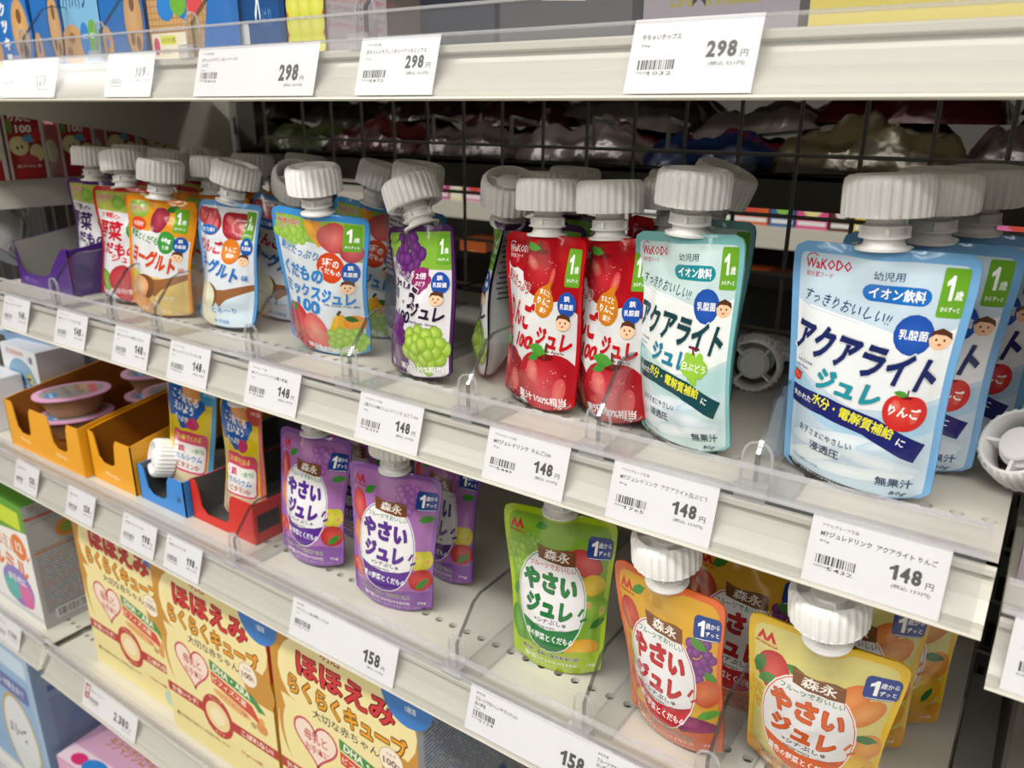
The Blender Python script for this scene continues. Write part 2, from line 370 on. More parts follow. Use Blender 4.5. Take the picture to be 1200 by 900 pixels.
# ------------------------------------------------------------------ pouch print
def badge(A, x0, y0, x1, y1, col='6aa52c', c2='ffffff'):
    A.rect(x0, y0, x1, y1, col, 1.2); w_, h = x1 - x0, y1 - y0
    A.one(x0 + w_ * .34, y0 + h * .60, w_ * .34, h * .50, c2); A.text('歳', x0 + w_ * .72, y0 + h * .46, w_ * .3, h * .2, c2, .02)
    A.text('からずっと', x0 + w_ * .5, y0 + h * .17, w_ * .74, h * .11, c2, .02)
def logo(A, x, y, col='c0203a', out=None):
    A.text('WaKODO', x, y, 25, 5, col, .03, out=out, ow=.06); A.text('和光堂フード', x - 4, y - 5, 15, 2.6, col, .01, out=out, ow=.06)
    A.line([(x - 12, y + 3), (x - 10.5, y + 4.4), (x - 8, y + 4.6), (x - 6, y + 3.6)], .5, col)
def bottom_strip(A, w_=40):
    A.poly([(-39, 1), (-39, 6), (w_ - 39, 1.6), (w_ - 39, -2), (-39, -2)], '16181c')
    A.text('容器のまま電子レンジで温めないでください', w_ / 2 - 42, 2.9, w_ * .8, 1.5, 'e8e8e8', .01, rot=-6)
def edge_panel(A, edge, inner, m=4.2, top=5):
    A.rect(-43, 0, 43, 120, edge); A.rect(-43 + m, 1, 43 - m, 120 - top, inner, 3)
def aqua(edge, title, sub, band, fruit):
    A = Art(); edge_panel(A, edge, 'c2d6e4' if fruit == 'apple' else 'c6dcdc')
    if fruit == 'apple': hi = 'e9edf0'; wv = 'a9cde4'
    else: hi = 'eef3f1'; wv = 'b4d8d8'
    A.poly([(-38.8, 92), (-30, 89), (-10, 86), (15, 82), (30, 83), (38.8, 88), (38.8, 55), (20, 47), (0, 45), (-20, 52), (-38.8, 60)], hi)
    A.poly([(-38.8, 60), (-20, 48), (5, 40), (38.8, 52), (38.8, 38), (10, 28), (-15, 34), (-38.8, 44)], wv)
    for k, (x, y, rx, ry, ro) in enumerate([(-12, 26, 24, 5, 8), (14, 20, 22, 4, -10), (-20, 16, 18, 4, 15), (20, 30, 17, 3, 14), (4, 12, 30, 3.5, 4)]): A.ell(x, y, rx, ry, ['d9e6ee', 'cfe1ec', 'e4edf2', 'bcd6e6', 'dde9f0'][k], ro, 'eef4f7')
    A.line([(-30, 90), (-5, 86), (14, 82), (38, 86)], .8, 'ffffff')
    logo(A, -23, 110); A.text('幼児用', 6, 108, 12, 4.2, '26406c' if fruit == 'apple' else '2c4a50', .01)
    c = '1f6fc0' if fruit == 'apple' else '1f8a96'
    A.rect(-4, 96, 25, 104, c, 4); A.text('イオン飲料', 10.5, 100, 24, 5.6, 'ffffff', .03)
    badge(A, 28, 92, 40 - 1, 114)
    A.text('すっきりおいしい!!', -12, 92, 44, 6, title, .01, rot=-9, skew=.2)
    A.ell(21, 83, 9, 9.4, '2350a8', 0, '2f62bc'); A.text('乳酸菌', 21, 83, 13, 4.6, 'ffffff', .03); A.baby(33, 82, 5)
    A.text('アクアライト', -1, 70, 74, 17, title, .055, rot=-9, skew=.12, out='f4f7f8', ow=.06)
    A.text('ジュレ', -5, 54, 34, 11, sub, .06, rot=-8, skew=.1, out='f4f7f8', ow=.06)
    A.text('Ion Drink', -31, 62, 11, 1.8, title, 0, rot=-6); A.text('Jelly Apple', -33, 59, 10, 1.6, title, 0, rot=-6); A.text('Flavor', -35, 56, 7, 1.6, title, 0, rot=-6)
    A.poly([(-39, 49), (-14, 47.5), (12, 42), (36, 31.5), (32, 22), (6, 33), (-16, 38), (-39, 39.5)], band)
    A.text('失われた', -31, 44, 14, 3.4, 'ffffff', .02, rot=-3); A.text('水分・電解質補給', -1, 40.6, 45, 5.8, 'f4ee3a', .04, rot=-13); A.text('に', 25, 32, 4, 3.6, 'ffffff', .02, rot=-20)
    if fruit == 'apple':
        A.apple(24, 47, 10, 'd0302c', 'e04a3c'); A.text('りんご', 24, 47, 15, 5.5, 'ffffff', .04, rot=-6); A.apple(-36, 54, 3, 'cc2f2a', 'e0604c')
    else:
        A.grapes(16, 50, 8, 12, '8fc63a', '9ccd48', 3); A.ell(16, 50, 11, 6, '98ca42'); A.line([(14, 61), (15, 57)], 1.4, '7a2030'); A.line([(11, 61), (19, 60)], 1.4, '7a2030'); A.text('白ぶどう', 16, 50, 19, 4.8, 'ffffff', .03, rot=-5)
    A.text('お子さまにやさしい', -14, 27, 32, 3.6, '2c4468', .01, rot=-5); A.text('浸透圧', -13, 20, 18, 5.2, '2c4468', .02, rot=-5)
    A.text('無果汁', 24, 10, 19, 5.2, '24406c' if fruit == 'apple' else '2c4a50', .02, rot=-2); A.text('80g', 27, 3.6, 9, 3.4, '2c4468', .01)
    A.text('イラストはイメージです。', -26, 9.5, 20, 2, '2c4468', 0, rot=-7); bottom_strip(A, 58); return A
def fruit_art(kind):
    A = Art()
    if kind == 'apple':
        edge_panel(A, 'b8101c', 'dcdcdc'); A.poly([(-38.8, 115), (38.8, 115), (38.8, 70), (26, 78), (12, 76), (0, 82), (-14, 93), (-38.8, 100)], 'a80f18')
        A.apple(3, 96, 19, '9c0d18', 'c6323a'); A.apple(-30, 104, 9, 'a00e18', 'b3202a', False)
        logo(A, -24, 109, 'f2dce0'); badge(A, 27, 88, 39, 113)
        A.text('果汁たっぷり', -23, 87, 32, 9, 'b01826', .04, rot=-18, skew=.2, out='efe6e4')
        A.ell(8, 76, 11, 11, 'c87818', 0, 'd88a22'); A.poly([(2, 84), (14, 84), (14, 92)], 'c87818')
        A.text('まるごと', 8, 82, 13, 4, 'ffffff', .02, rot=-6); A.text('りんご', 8, 76, 15, 5.4, 'ffffff', .03, rot=-6); A.text('果汁', 8, 70, 8, 3.8, 'ffffff', .02, rot=-6)
        A.text('りんご', -18, 66, 34, 19, 'c41420', .07, rot=-8, out='f4f2f0'); A.text('ジュレ', 20, 51, 33, 13, 'c41420', .07, rot=-8, out='f4f2f0'); A.text('100', -9, 47, 19, 10, 'c41420', .06, rot=-5, skew=.2)
        A.text('Jelly Drink Apple', 15, 43, 32, 2.4, '702028', .01, rot=-3)
        A.apple(-32, 22, 24, '8e0f1c', 'cc3a44'); A.apple(15, 20, 27, 'ab1822', 'd8505a'); A.leaf(10, 40, 13, 200, '3c8f34')
        A.text('果汁100%相当', 10, 8, 50, 6.4, 'ffffff', .03, rot=-3)
        hl = '2350a8'
    elif kind == 'grape':
        edge_panel(A, '4c2458', 'dbdadd'); A.poly([(-38.8, 115), (38.8, 115), (38.8, 86), (10, 86), (-10, 92), (-38.8, 96)], '7fae3c')
        A.grapes(-10, 98, 17, 16, '4e1c5c', '7c3c8c', 4); A.grapes(-32, 106, 8, 8, '84b43c', 'a8d058', 5); badge(A, 25, 90, 38.5, 113, '6aa52c')
        A.text('果汁たっぷり', -18, 84, 34, 8, '4a2458', .03, rot=-22, skew=.2, out='efe9f0')
        A.grapes(10, 78, 9, 14, '8c2668', 'a03a7c', 6); A.ell(10, 78, 9, 10, '8c2668'); A.text('2倍', 10, 81, 11, 5, 'ffffff', .04); A.text('ぶどう', 10, 75, 11, 3.6, 'ffffff', .02)
        A.text('ぶどう', -12, 68, 42, 19, '2c1838', .06, rot=-16, skew=.1, out='f2f0f2'); A.text('ジュレ', 19, 53, 33, 12, '2c1838', .06, rot=-9, out='f2f0f2'); A.text('100', -8, 49, 18, 10, '2c1838', .05, rot=-8, skew=.1)
        A.text('Jelly Drink Grape', 15, 44, 30, 2.4, '3a2848', .01, rot=-5)
        A.grapes(-20, 26, 19, 34, '4a1c58', '8a3c94', 7, .75, 1.25); A.grapes(17, 24, 18, 20, '7da628', 'c4dc6c', 8, 1.1, .95)
        A.text('果汁100%相当', 10, 8, 50, 6, 'ffffff', .03, rot=-3); hl = '2350a8'
    elif kind == 'mix':
        edge_panel(A, '3f8fd0', 'd4dce2'); A.poly([(-38.8, 115), (38.8, 115), (38.8, 84), (20, 90), (0, 96), (-10, 98), (-38.8, 96)], '8cb544')
        A.grapes(-24, 101, 13, 18, '86b43e', 'b0d268', 9, 1.3, .6); A.line([(-4, 114), (0, 104), (4, 96)], 7, 'e0a030'); A.line([(2, 114), (4, 104), (8, 96)], 5, 'd88a28')
        A.ell(14, 102, 13, 12, 'b8464a', 20, 'd87a70'); A.ell(30, 92, 10, 8, 'a8384c', 0, 'cc6464'); logo(A, -25, 110, 'c0203a', 'f0f0ec'); badge(A, 22, 93, 37.5, 114)
        A.text('果汁たっぷり!', -16, 88, 40, 8, '3a7ec4', .03, rot=-10, skew=.2, out='e8eef2'); A.ell(12, 78, 12.5, 12.5, 'cc4420', 0, 'd8552a')
        A.text('5種の', 12, 82, 15, 7, 'ffffff', .04, rot=-6); A.text('くだもの', 12, 75, 20, 5, 'ffffff', .02, rot=-6)
        A.text('くだもの', -15, 71, 40, 13, '2f82cc', .06, rot=-7, out='eef2f4'); A.text('ミックスジュレ', -1, 55, 70, 12, '2f82cc', .06, rot=-4, out='eef2f4'); A.text('100', -10, 43, 26, 11, '2f82cc', .06, out='eef2f4')
        A.text('Jelly Drink Fruit Mix', 22, 47, 30, 2.2, '3a5a80', .01, rot=-4)
        A.ell(-24, 20, 17, 23, 'b83038', 12, 'e07068'); A.ell(-3, 22, 13, 16, 'd0555a', 20, 'eaa088'); A.ell(-30, 22, 10, 17, '9c2030', 10, 'cc4c50'); A.leaf(-22, 36, 12, 150)
        A.poly([(10, 22), (16, 38), (20, 40), (19, 30), (15, 20)], 'e2b428'); A.poly([(18, 22), (20, 40), (24, 40), (25, 28), (24, 20)], 'd8a620'); A.line([(19, 40), (21, 43)], 2.4, '4c3a18'); A.ell(32, 32, 9, 7, 'e08a28', -20, 'f0a83c'); A.leaf(24, 38, 12, -20, '2f6a28')
        A.grapes(24, 14, 14, 20, '84b43a', 'b8d86c', 10, 1.1, .9); A.text('果汁100%相当', 8, 6, 48, 5.4, 'ffffff', .03, rot=-2); hl = '1f58a8'
    elif kind == 'yogurt':
        edge_panel(A, '5a94cc', 'd9dfe6'); A.apple(-18, 101, 15, 'b03038', 'd87078', False); A.apple(14, 99, 15, 'a02430', 'cc505a', False); A.apple(-33, 106, 9, 'b43a40', 'd06a6c', False)
        A.ell(-22, 92, 15, 5, '2c68b4'); A.text('まるごと果汁', -22, 92, 22, 4, 'ffffff', .02); badge(A, 22, 86, 37, 113)
        A.text('りんご', -18, 77, 40, 13, 'c02838', .07, rot=-4, out='f2f4f6'); A.ell(12, 74, 11, 12, 'd87820', 0, 'e08c30'); A.text('りんご', 12, 76, 14, 5, 'ffffff', .03); A.text('果汁', 12, 70, 9, 4, 'ffffff', .02)
        A.text('ヨーグルト', -6, 58, 62, 15, '2f74c0', .07, rot=-14, out='f2f4f6'); A.text('味', 31, 50, 7, 6, '2f74c0', .04)
        A.poly([(-38.8, 40), (0, 34), (38.8, 44), (38.8, 1), (-38.8, 1)], 'cfe0ea'); A.poly([(-6, 36), (10, 37), (38.8, 45), (38.8, 39), (14, 28), (4, 20)], '94623c'); A.ell(-12, 30, 15, 13, '7c4c2c', 10); A.ell(-18, 30, 18, 15, 'd6d6b4', 0, 'efeedd'); A.ell(-20, 12, 18, 14, 'd8d8bc', 0, 'ece9d2')
        A.text('とろ〜り', 8, 17, 30, 6, '3a80c4', .03, rot=3, out='eef4f8'); A.text('鉄+乳酸菌', 4, 6, 20, 4, '4a8ac8', .02); hl = '1f58a8'
    elif kind == 'veg_yogurt':
        edge_panel(A, 'd8821c', 'dcdfe0'); A.poly([(-38.8, 115), (38.8, 115), (38.8, 80), (10, 86), (-38.8, 86)], 'd89428'); A.ell(-24, 106, 16, 9, '7ca63c', 0, '9cbc4c'); A.ell(20, 102, 16, 13, 'd88a24', 0, 'e8a840'); A.ell(4, 98, 9, 14, '8c2038', -25, 'c05060'); A.leaf(10, 108, 16, 20, '2f6a28')
        logo(A, -25, 107, 'b0203a', 'f0e8dc'); A.ell(-22, 92, 12, 7, 'd04820'); A.text('1/2日分', -22, 92, 16, 5, 'ffffff', .03); badge(A, 20, 88, 35, 112)
        A.text('野菜とくだもの', -12, 79, 46, 8, '3c8a34', .05, rot=-10, skew=.1, out='f0f2f0'); A.ell(14, 77, 11, 11.5, '3a8c3c', 0, '48a048'); A.text('60g', 14, 79, 12, 6, 'ffffff', .04); A.text('使用', 14, 72, 8, 4, 'ffffff', .02)
        A.text('ヨーグルト', -2, 58, 58, 18, 'd4461c', .08, rot=-10, out='f2f2f0'); A.text('味', 33, 50, 6, 6, 'd4461c', .05); A.poly([(-38.8, 42), (38.8, 40), (38.8, 1), (-38.8, 1)], 'e0c070')
        A.ell(-26, 38, 12, 8, 'e0c81c', 0, 'f0e05c'); A.poly([(-6, 38), (10, 39), (38.8, 47), (38.8, 41), (14, 29), (4, 20)], '94623c'); A.ell(-10, 29, 15, 13, '7c4c2c', 14); A.ell(-16, 28, 14, 12, 'dca070', 20, 'ecc8a0'); A.ell(-18, 10, 17, 13, 'e08a34', 0, 'eca850'); A.text('まろやか', 16, 20, 24, 5, 'f6ecd8', .02, rot=5); A.text('野菜とくだもの', 0, 5, 40, 3.6, 'f6ecd8', .02); hl = '2454a4'
    else:
        e, c, b = ('a82028', 'c42030', 'b03040') if kind == 'veg_red' else ('4a2468', '3c2460', '70407c')
        edge_panel(A, e, 'd9d8dc'); A.poly([(-38.8, 115), (38.8, 115), (38.8, 92), (-38.8, 96)], 'a0a848'); A.ell(14, 106, 9, 8, 'd87820', 0, 'ec9c38'); A.ell(-4, 104, 10, 7, '6c9c34', 0, '90b850'); A.apple(30, 102, 9, 'b02028', 'd05050', False)
        logo(A, -24, 109, 'b8203c', 'e8e4e0'); A.text('7種の', -14, 90, 30, 6, c, .03, rot=-5); A.text('野菜', -16, 75, 40, 20, c, .07, rot=-3, out='f2f0f2'); A.text('くだもの', -6, 56, 62, 13, c, .06, rot=-4, out='f2f0f2')
        A.ell(22, 78, 11, 13, '3c8c38', 0, '4ca048'); A.text('1/2', 22, 80, 12, 7, 'ffffff', .04); badge(A, 28, 94, 38, 113); A.text('ジュレ', 8, 46, 36, 8, c, .05, rot=-3)
        A.ell(-24, 22, 15, 12, '6c9c34', 0, '94b850'); A.ell(6, 20, 20, 20, b, 0, 'c86058'); A.ell(28, 16, 12, 14, 'a04060', 0, 'cc6c78'); A.text('1/2日分の野菜', 6, 12, 44, 6, 'f4e4e4', .03); bottom_strip(A, 50); hl = '2350a8'
        return A
    A.ell(30, 76 if kind != 'yogurt' else 80, 7.6, 8.6, hl, 0, hl); A.text('鉄', 30, 80 if kind != 'yogurt' else 83.5, 5, 4, 'ffffff', .02); A.text('乳酸菌', 30, 74.5 if kind != 'yogurt' else 78.5, 11, 3.8, 'ffffff', .02)
    A.baby(28, 63.5 if kind != 'yogurt' else 67, 6)
    A.text('70g', 29, 2.6, 9, 3.4, 'ffffff', .01)
    if kind in ('apple', 'grape'): bottom_strip(A, 36)
    return A
def yasai(edge, inner, title, bandc, fruits, bottom, btxt, name, toptxt='フルーツでおいしい'):
    A = Art(); A.rect(-43, 0, 43, 120, edge); A.rect(-39, 8, 39, 116, inner, 8)
    for f in fruits: (A.grapes(*f[1:]) if f[0] == 'g' else A.ell(*f[1:]) if f[0] == 'e' else A.leaf(*f[1:]) if f[0] == 'l' else A.apple(*f[1:]))
    A.poly([(-43, 0), (43, 0), (43, 20), (20, 22), (0, 18), (-22, 20), (-43, 16)], bottom)
    for k in range(2): # dairy mark
        x = -34 + k * 5.4; A.poly([(x - 3.4, 104), (x, 111.5), (x + 3.4, 104), (x + 1.2, 104), (x - .2, 107), (x - 1.4, 104)], 'c41e2c')
    A.text('MORINAGA', -31, 102, 14, 1.8, 'c41e2c', .02)
    A.rect(22, 92, 41, 108, '1f3f8c', 3.5); A.line([(24, 92.7), (39, 92.7)], .4, 'ffffff'); A.one(27.5, 100, 5.4, 10.5, 'ffffff'); A.text('歳から', 35, 102.5, 9.6, 4, 'ffffff', .03); A.text('ずっと', 35, 97, 9, 3.6, 'ffffff', .02)
    A.ell(-3, 56, 29.5, 38, 'f0efee'); A.ell(-3, 56, 28.6, 37.2, title); A.ell(-3, 56, 28, 36.5, 'e9e8ea')
    pts = []
    for k in range(21):
        a = math.radians(205 + 130 * k / 20); pts.append((-3 + 28 * math.cos(a), 56 + 36.5 * math.sin(a)))
    A.poly(pts + [(12, 37.5), (-3, 36), (-18, 38.5)], bandc); A.text(name, -3, 30, 42, 5.6, 'ffffff', .03, rot=-2)
    A.poly([(-14, 97), (-4, 94), (8, 95.5), (14, 94.5), (15, 85), (6, 84), (-5, 85.5), (-13, 87)], '7a4a2a'); A.line([(-13, 95), (12, 93)], .5, '9a6a44'); A.text('森永', 1, 90, 18, 7, 'f4f0e8', .04, rot=-4)
    A.text(toptxt, -2, 82, 36, 4, '2f7a3c' if title != '1f7a3c' else 'c8503c', .02, rot=-2)
    A.text('やさい', -4, 70, 44, 16, title, .09, rot=-3, out='f4f3f4', ow=.04); A.text('ジュレ', -4, 52, 40, 14.5, title, .09, rot=-4, out='f4f3f4', ow=.04); A.line([(21, 50), (24, 55)], 2, title); A.line([(23, 46), (27, 48)], 2, title)
    A.text('×シナぷしゅ', -2, 42, 27, 3.8, '22222a', .02, rot=-2); A.text('synapusyu', -6, 37.6, 16, 2, '22222a', .01, rot=-2); A.text('©TV TOKYO', 12, 37, 12, 1.6, '44444a', 0, rot=-2)
    A.text('着色料・香料・保存料不使用', -4, 14.6, 52, 3.8, '3a2430', .03, out='f0ece6', ow=.07); A.text(btxt, -3, 8.6, 50, 4.4, 'f4f0ea', .03); A.text('70g', 33, 8.6, 8, 3.4, 'f4f0ea', .01); A.text('ピーマン・ほうれん草・にんじん・キャベツ・レモン・りんご', 0, 4, 64, 2, 'e8e4de', .01)
    return A
def curry(second):
    A = Art(); A.rect(-43, 0, 43, 120, 'e6cc1e'); A.rect(-43, 0, 43, 34, 'd8c8a4'); A.rect(36, 0, 43, 120, '4a9cd0' if not second else 'd86a64')
    A.poly([(-40, 120), (-6, 120), (22, 114), (26, 98), (18, 90), (8, 76), (-8, 74), (-24, 84), (-40, 80), (-43, 96)], '2060b4'); A.poly([(-12, 120), (12, 120), (18, 106), (8, 100), (-6, 110)], 'e08a20'); A.ell(8, 80, 11, 6, 'c83c70')
    A.ell(30, 113, 15, 11, '3f9ccc' if not second else 'c85048'); A.text('ヨーグルト味' if not second else 'いちご味', 30, 113, 18, 4, 'ffffff', .02); A.text('こう育てる', -8, 104, 46, 10, 'ffffff', .05, rot=-5); A.text('えいよう', -10, 93, 34, 9, 'ffffff', .05, rot=-5); A.text('たっぷり', -12, 83, 24, 6, 'ffffff', .04, rot=-5)
    A.rect(-26, 30, 34, 72, 'd8486c', 7); A.rect(-24, 32, 32, 60, 'eeeae6', 5); A.text('これ1本でとれる', 2, 66, 44, 6, 'f8e84c', .03); A.text('・鉄', -10, 54, 20, 7, 'c8285c', .06); A.text('+亜鉛', 20, 54, 20, 5, '3c9c4c', .05); A.text('・カルシウム', 3, 45.5, 50, 6, '3c84c4', .05); A.text('・ビタミンD', 2, 37, 46, 6, 'c05a3c', .05)
    A.ell(-14, 14, 22, 8, 'ecdcbc', 0, 'f4ead4'); A.ell(20, 10, 18, 7, 'e4d0a8', 0, 'efe2c6'); return A
def back_art(edge, ink, inner='d6d8da'):
    A = Art(); A.rect(-38.8, 2, 38.8, 115, inner, 3); g = random.Random(3)
    A.rect(-36, 60, 36, 112, 'c8ccd0', 2)
    for k in range(12):
        y = 108 - k * 4; x = -34
        while x < 30:
            l = g.uniform(8, 24); A.rect(x, y, min(x + l, 35), y + 1.5, ink); x += l + 1.4
    A.rect(-20, 4, 16, 13, 'f4f4f4'); [A.rect(-18 + k * 3.2, 5, -16.6 + k * 3.2, 12, '1a1a1a') for k in range(10)]
    return A
ART = {}
def art(k):
    if k in ART: return ART[k]
    y = {'y_purple': ('8a5ca8', 'a870b0', '5a2c90', '5a2c90', [('e', -32, 84, 9, 15, 'b02838', 0, 'dc6458'), ('l', -26, 97, 14, 30), ('g', 16, 100, 11, 14, '8c4c98', 'b47cc0', 1), ('l', 26, 84, 15, 10), ('a', 32, 50, 10, 'c8c030', 'dcd850', False), ('e', 32, 32, 11, 10, 'b02828', 0, 'd85048'), ('a', -35, 30, 9, 'c43c3c', 'd86a5c', False), ('l', 28, 24, 14, 40), ('e', -34, 60, 7, 12, 'd07040', 0, 'e0a060')], '8450a4', '野菜汁30%=100%', '紫の野菜とくだもの'),
         'y_green': ('a8c41c', '7ca82c', '1f7a3c', '1f7a3c', [('g', -32, 84, 10, 12, '7cac34', 'a8cc54', 1), ('e', 22, 88, 14, 9, 'b8343c', -20, 'd86860'), ('e', 30, 73, 9, 8, 'dcb420', 0, 'ecd048'), ('a', 33, 55, 11, '74a42c', '98c04c', False), ('l', -39, 50, 14, 70, '3c8a2c'), ('e', 24, 23, 14, 9, 'd89c24', 10, 'ecc048'), ('e', -34, 28, 8, 16, '4c8c2c', 15, '74ac44'), ('l', 30, 40, 14, 30, '2f6f2c'), ('l', -16, 108, 12, 20), ('g', -20, 98, 7, 9, '6c9c2c', '94bc4c', 2)], 'a6c22a', '野菜汁20%=100%', '緑の野菜とくだもの'),
         'y_red': ('dc6834', 'd8a42c', 'c01e28', 'c01e28', [('e', -30, 86, 10, 13, 'b43028', 0, 'd86848'), ('g', 27, 78, 11, 16, '6a2c74', '94509c', 1, .8, 1.4), ('l', 20, 92, 15, -30, '4c8c34'), ('l', 32, 70, 14, -60, '4c8c34'), ('e', 33, 52, 9, 11, 'c85028', 0, 'e08048'), ('g', -34, 34, 8, 9, 'cc3c30', 'e06c50', 3), ('e', 26, 24, 15, 9, '7c2858', -25, 'a84c78'), ('l', 26, 34, 16, 10, '5c9c34'), ('l', -26, 104, 14, 30)], 'dc6c3c', '果汁30%=100%', '赤い野菜とくだもの'),
         'y_orange': ('e0b81c', 'd8cc7c', 'dc5c14', 'dc5c14', [('e', -26, 86, 11, 14, 'b42430', -10, 'd85c50'), ('l', -38, 78, 18, 70, '3f7a34'), ('l', -36, 74, 16, 40, '4c8a3c'), ('g', -36, 62, 6, 12, 'd0a020', 'e4c040', 5, .8, 1.8), ('e', 18, 88, 13, 8, 'd4702c', 60, 'e89850'), ('e', 27, 80, 13, 8, 'd47c30', 50, 'eaa458'), ('l', 22, 98, 12, 30, '5c9c3c'), ('l', -18, 96, 15, -20, '3c8434'), ('e', 33, 52, 9, 12, 'd8842c', 0, 'e8a850'), ('l', 24, 62, 16, -20, '2f7434'), ('e', 26, 34, 15, 12, 'dca01c', -30, 'ecc448'), ('l', 28, 24, 13, 60, '2f7434')], 'dc9c2c', '果汁30%=100%', '黄色の野菜とくだもの')}
    if k in y: A = yasai(*y[k])
    elif k == 'aqua_apple': A = aqua('72a8d6', '1f2a64', '2494a4', '22266c', 'apple')
    elif k == 'aqua_grape': A = aqua('7cb8ba', '1c4448', '2484a0', '1c4a50', 'grape')
    elif k == 'curry_blue': A = curry(False)
    elif k == 'curry_red': A = curry(True)
    elif k.startswith('back:'): _, e, i, n = k.split(':'); A = back_art(e, i, n)
    else: A = fruit_art(k)
    ART[k] = cut_art(A); return ART[k]

# ------------------------------------------------------------------ pouch, spout and cap
m = MB(); m.lathe([(.0204, 0), (.0207, .002), (.0206, .0145), (.0200, .0180), (.0186, .0198), (.0172, .0200), (.0166, .0186), (.0162, .001), (.0170, -.0002), (.0204, 0)], n=112, flute=.0011, nf=28, frange=(0, 3))
m.lathe([(.0115, .0005), (.0115, .012), (.0098, .0135), (.0098, .0172), (.0088, .0183), (.004, .0188), (.0001, .0188)], n=28)
for k in range(4):
    m.box(.0092, .0168, -.0009, .0009, .004, .0165, M=Matrix.Rotation(k * math.pi / 2 + .5, 4, 'Z'))
CAP = m.mesh('cap', cap_white)
m = MB(); m.lathe([(.0001, -.008), (.0066, -.008), (.0072, -.0015), (.0132, -.0010), (.0136, .0004), (.0104, .0012), (.0094, .003), (.0095, .0046), (.0122, .0052), (.0122, .0060), (.0095, .0067), (.0093, .0098), (.0112, .0104), (.0112, .0110), (.0092, .0118), (.0090, .017), (.0001, .017)], n=28)
for a in (0, math.pi / 2): m.box(-.0118, .0118, -.0008, .0008, .0062, .0105, M=Matrix.Rotation(a + .4, 4, 'Z'))
SPOUT = m.mesh('spout', spout_white)
def rot(yaw, pitch, roll):
    y, p, r = map(math.radians, (yaw, pitch, roll))
    return Matrix.Rotation(y, 4, 'Z') @ Matrix.Rotation(-p, 4, 'X') @ Matrix.Rotation(r, 4, 'Y')
DECK = dict(T=.0355, M=-.194, S=-.403, B=-.695)
PM = {}
def pouch(name, label, group, x, y, z, yaw, pitch, roll, design, base, Wt=.086, Wb=.072, H=.118, T=.036, seed=1, crease=1., waist=.002, fold=0, caproll=0, cappitch=0, back=None, cap=True, M=None):
    if M is None:
        Rm = rot(yaw, pitch, roll); t = T / 2
        low = min((Rm @ Vector(p)).z for p in ((0, -t, 0), (0, t, 0), (Wb / 2 - .004, 0, .003), (-Wb / 2 + .004, 0, .003)))
        M = L(x, y, z - low + .0004) @ Rm
    root = empty(name, label=label, cat='pouch', group=group, M=M)
    key = (design, back, Wt, Wb, H, T, seed, crease, waist, fold, base)
    if key not in PM:
        P, Q = pouch_grids(Wt, Wb, H, T, seed, crease, waist, fold)
        PM[key] = pouch_mesh('pouch_body', art(design), art(back or 'back:any:60606c:d0d2d4'), base, P, Q)
    link('pouch_body', PM[key], root)
    S = Matrix.Translation((0, 0, H)) @ rot(0, cappitch, caproll)
    link('spout', SPOUT, root, S); 
    if cap: link('screw_cap', CAP, root, S @ Matrix.Translation((0, 0, .0155)) @ Matrix.Rotation(seed * .7, 4, 'Z'))
    return root

# ------------------------------------------------------------------ shelves
X0, X1, YB = -1.02, .004, .70
def hole_strip(mb, x0, x1, y0, pitch, r, z, depth=.004):
    """a strip of deck with a row of punched round holes"""
    n = int((x1 - x0) / pitch); p = (x1 - x0) / n; h = pitch * .55
    for k in range(n):
        cx = x0 + (k + .5) * p; sq = []; ci = []; cb = []
        for i in range(12):
            a = math.pi / 6 * i + math.pi / 4; c, s_ = math.cos(a), math.sin(a); q = max(abs(c), abs(s_))
            sq.append((cx + c / q * p / 2, y0 + s_ / q * h, z)); ci.append((cx + r * c, y0 + r * s_, z)); cb.append((cx + r * c, y0 + r * s_, z - depth))
        f = []
        for i in range(12): j = (i + 1) % 12; f += [(i, j, 12 + j, 12 + i), (12 + i, 12 + j, 24 + j, 24 + i)]
        mb.add(sq + ci + cb, f, 'ffffff')
    return h
def shelf(name, label, z, x0, x1, yb=YB, cover=(0, 0)):
    root = empty(name, (x0, .382, HZ + z), label, 'shelf'); W = x1 - x0
    m = MB(); h = hole_strip(m, 0, W, .048, .0146, .0036, 0)
    D = yb - .382; m.box(0, W, 0, .048 - h, -.0012, 0); m.box(0, W, .048 + h, D, -.0012, 0)
    m.box(0, W, .004, D, -.016, -.0135); m.box(0, W, D - .002, D, -.0135, -.0012)
    link('deck', m.mesh('deck', enamel), root)
    pr = [(.004, 0), (-.0005, 0), (-.0022, -.0012), (-.0022, -.0042), (.0015, -.0055), (-.0005, -.010), (-.004, -.016), (-.0085, -.0215), (-.0112, -.0242), (-.0118, -.0276), (-.0162, -.0281), (-.0168, -.0292), (-.0155, -.0303), (-.004, -.0302), (.002, -.0285), (.006, -.022), (.006, -.002)]
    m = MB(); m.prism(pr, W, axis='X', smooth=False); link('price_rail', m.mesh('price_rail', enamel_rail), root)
    a, b = cover
    m = MB(); t = .0007
    pr = [(-.0168, -.0272), (-.0056, .0050), (-.0030, .0062), (-.0034, .0195), (-.0010, .0205), (-.0010, .0205 - t), (-.0034 + t, .0195 - t), (-.0030 + t, .0066), (.0005, .0052), (.0005, .0046), (-.0050, .0042), (-.0168 + t, -.0274)]
    m.prism(pr, W - a - b, axis='X', M=Matrix.Translation((a, 0, 0))); rc = link('clear_rail_cover', m.mesh('rail_cover', cover_mat), root)
    m = MB(); t = .0013; m.box(a, W - b, -.0042, -.0002, .0192, .0207); m.box(a, W - b, -.0050, .0008, .0046, .0060); link('cover_bead', m.mesh('cover_bead', lip_edge), rc)
    return root
shelf('shelf', 'topmost cream shelf with the 298 yen tags on its front rail', DECK['T'], X0 - .0, .36, cover=(0, .0))
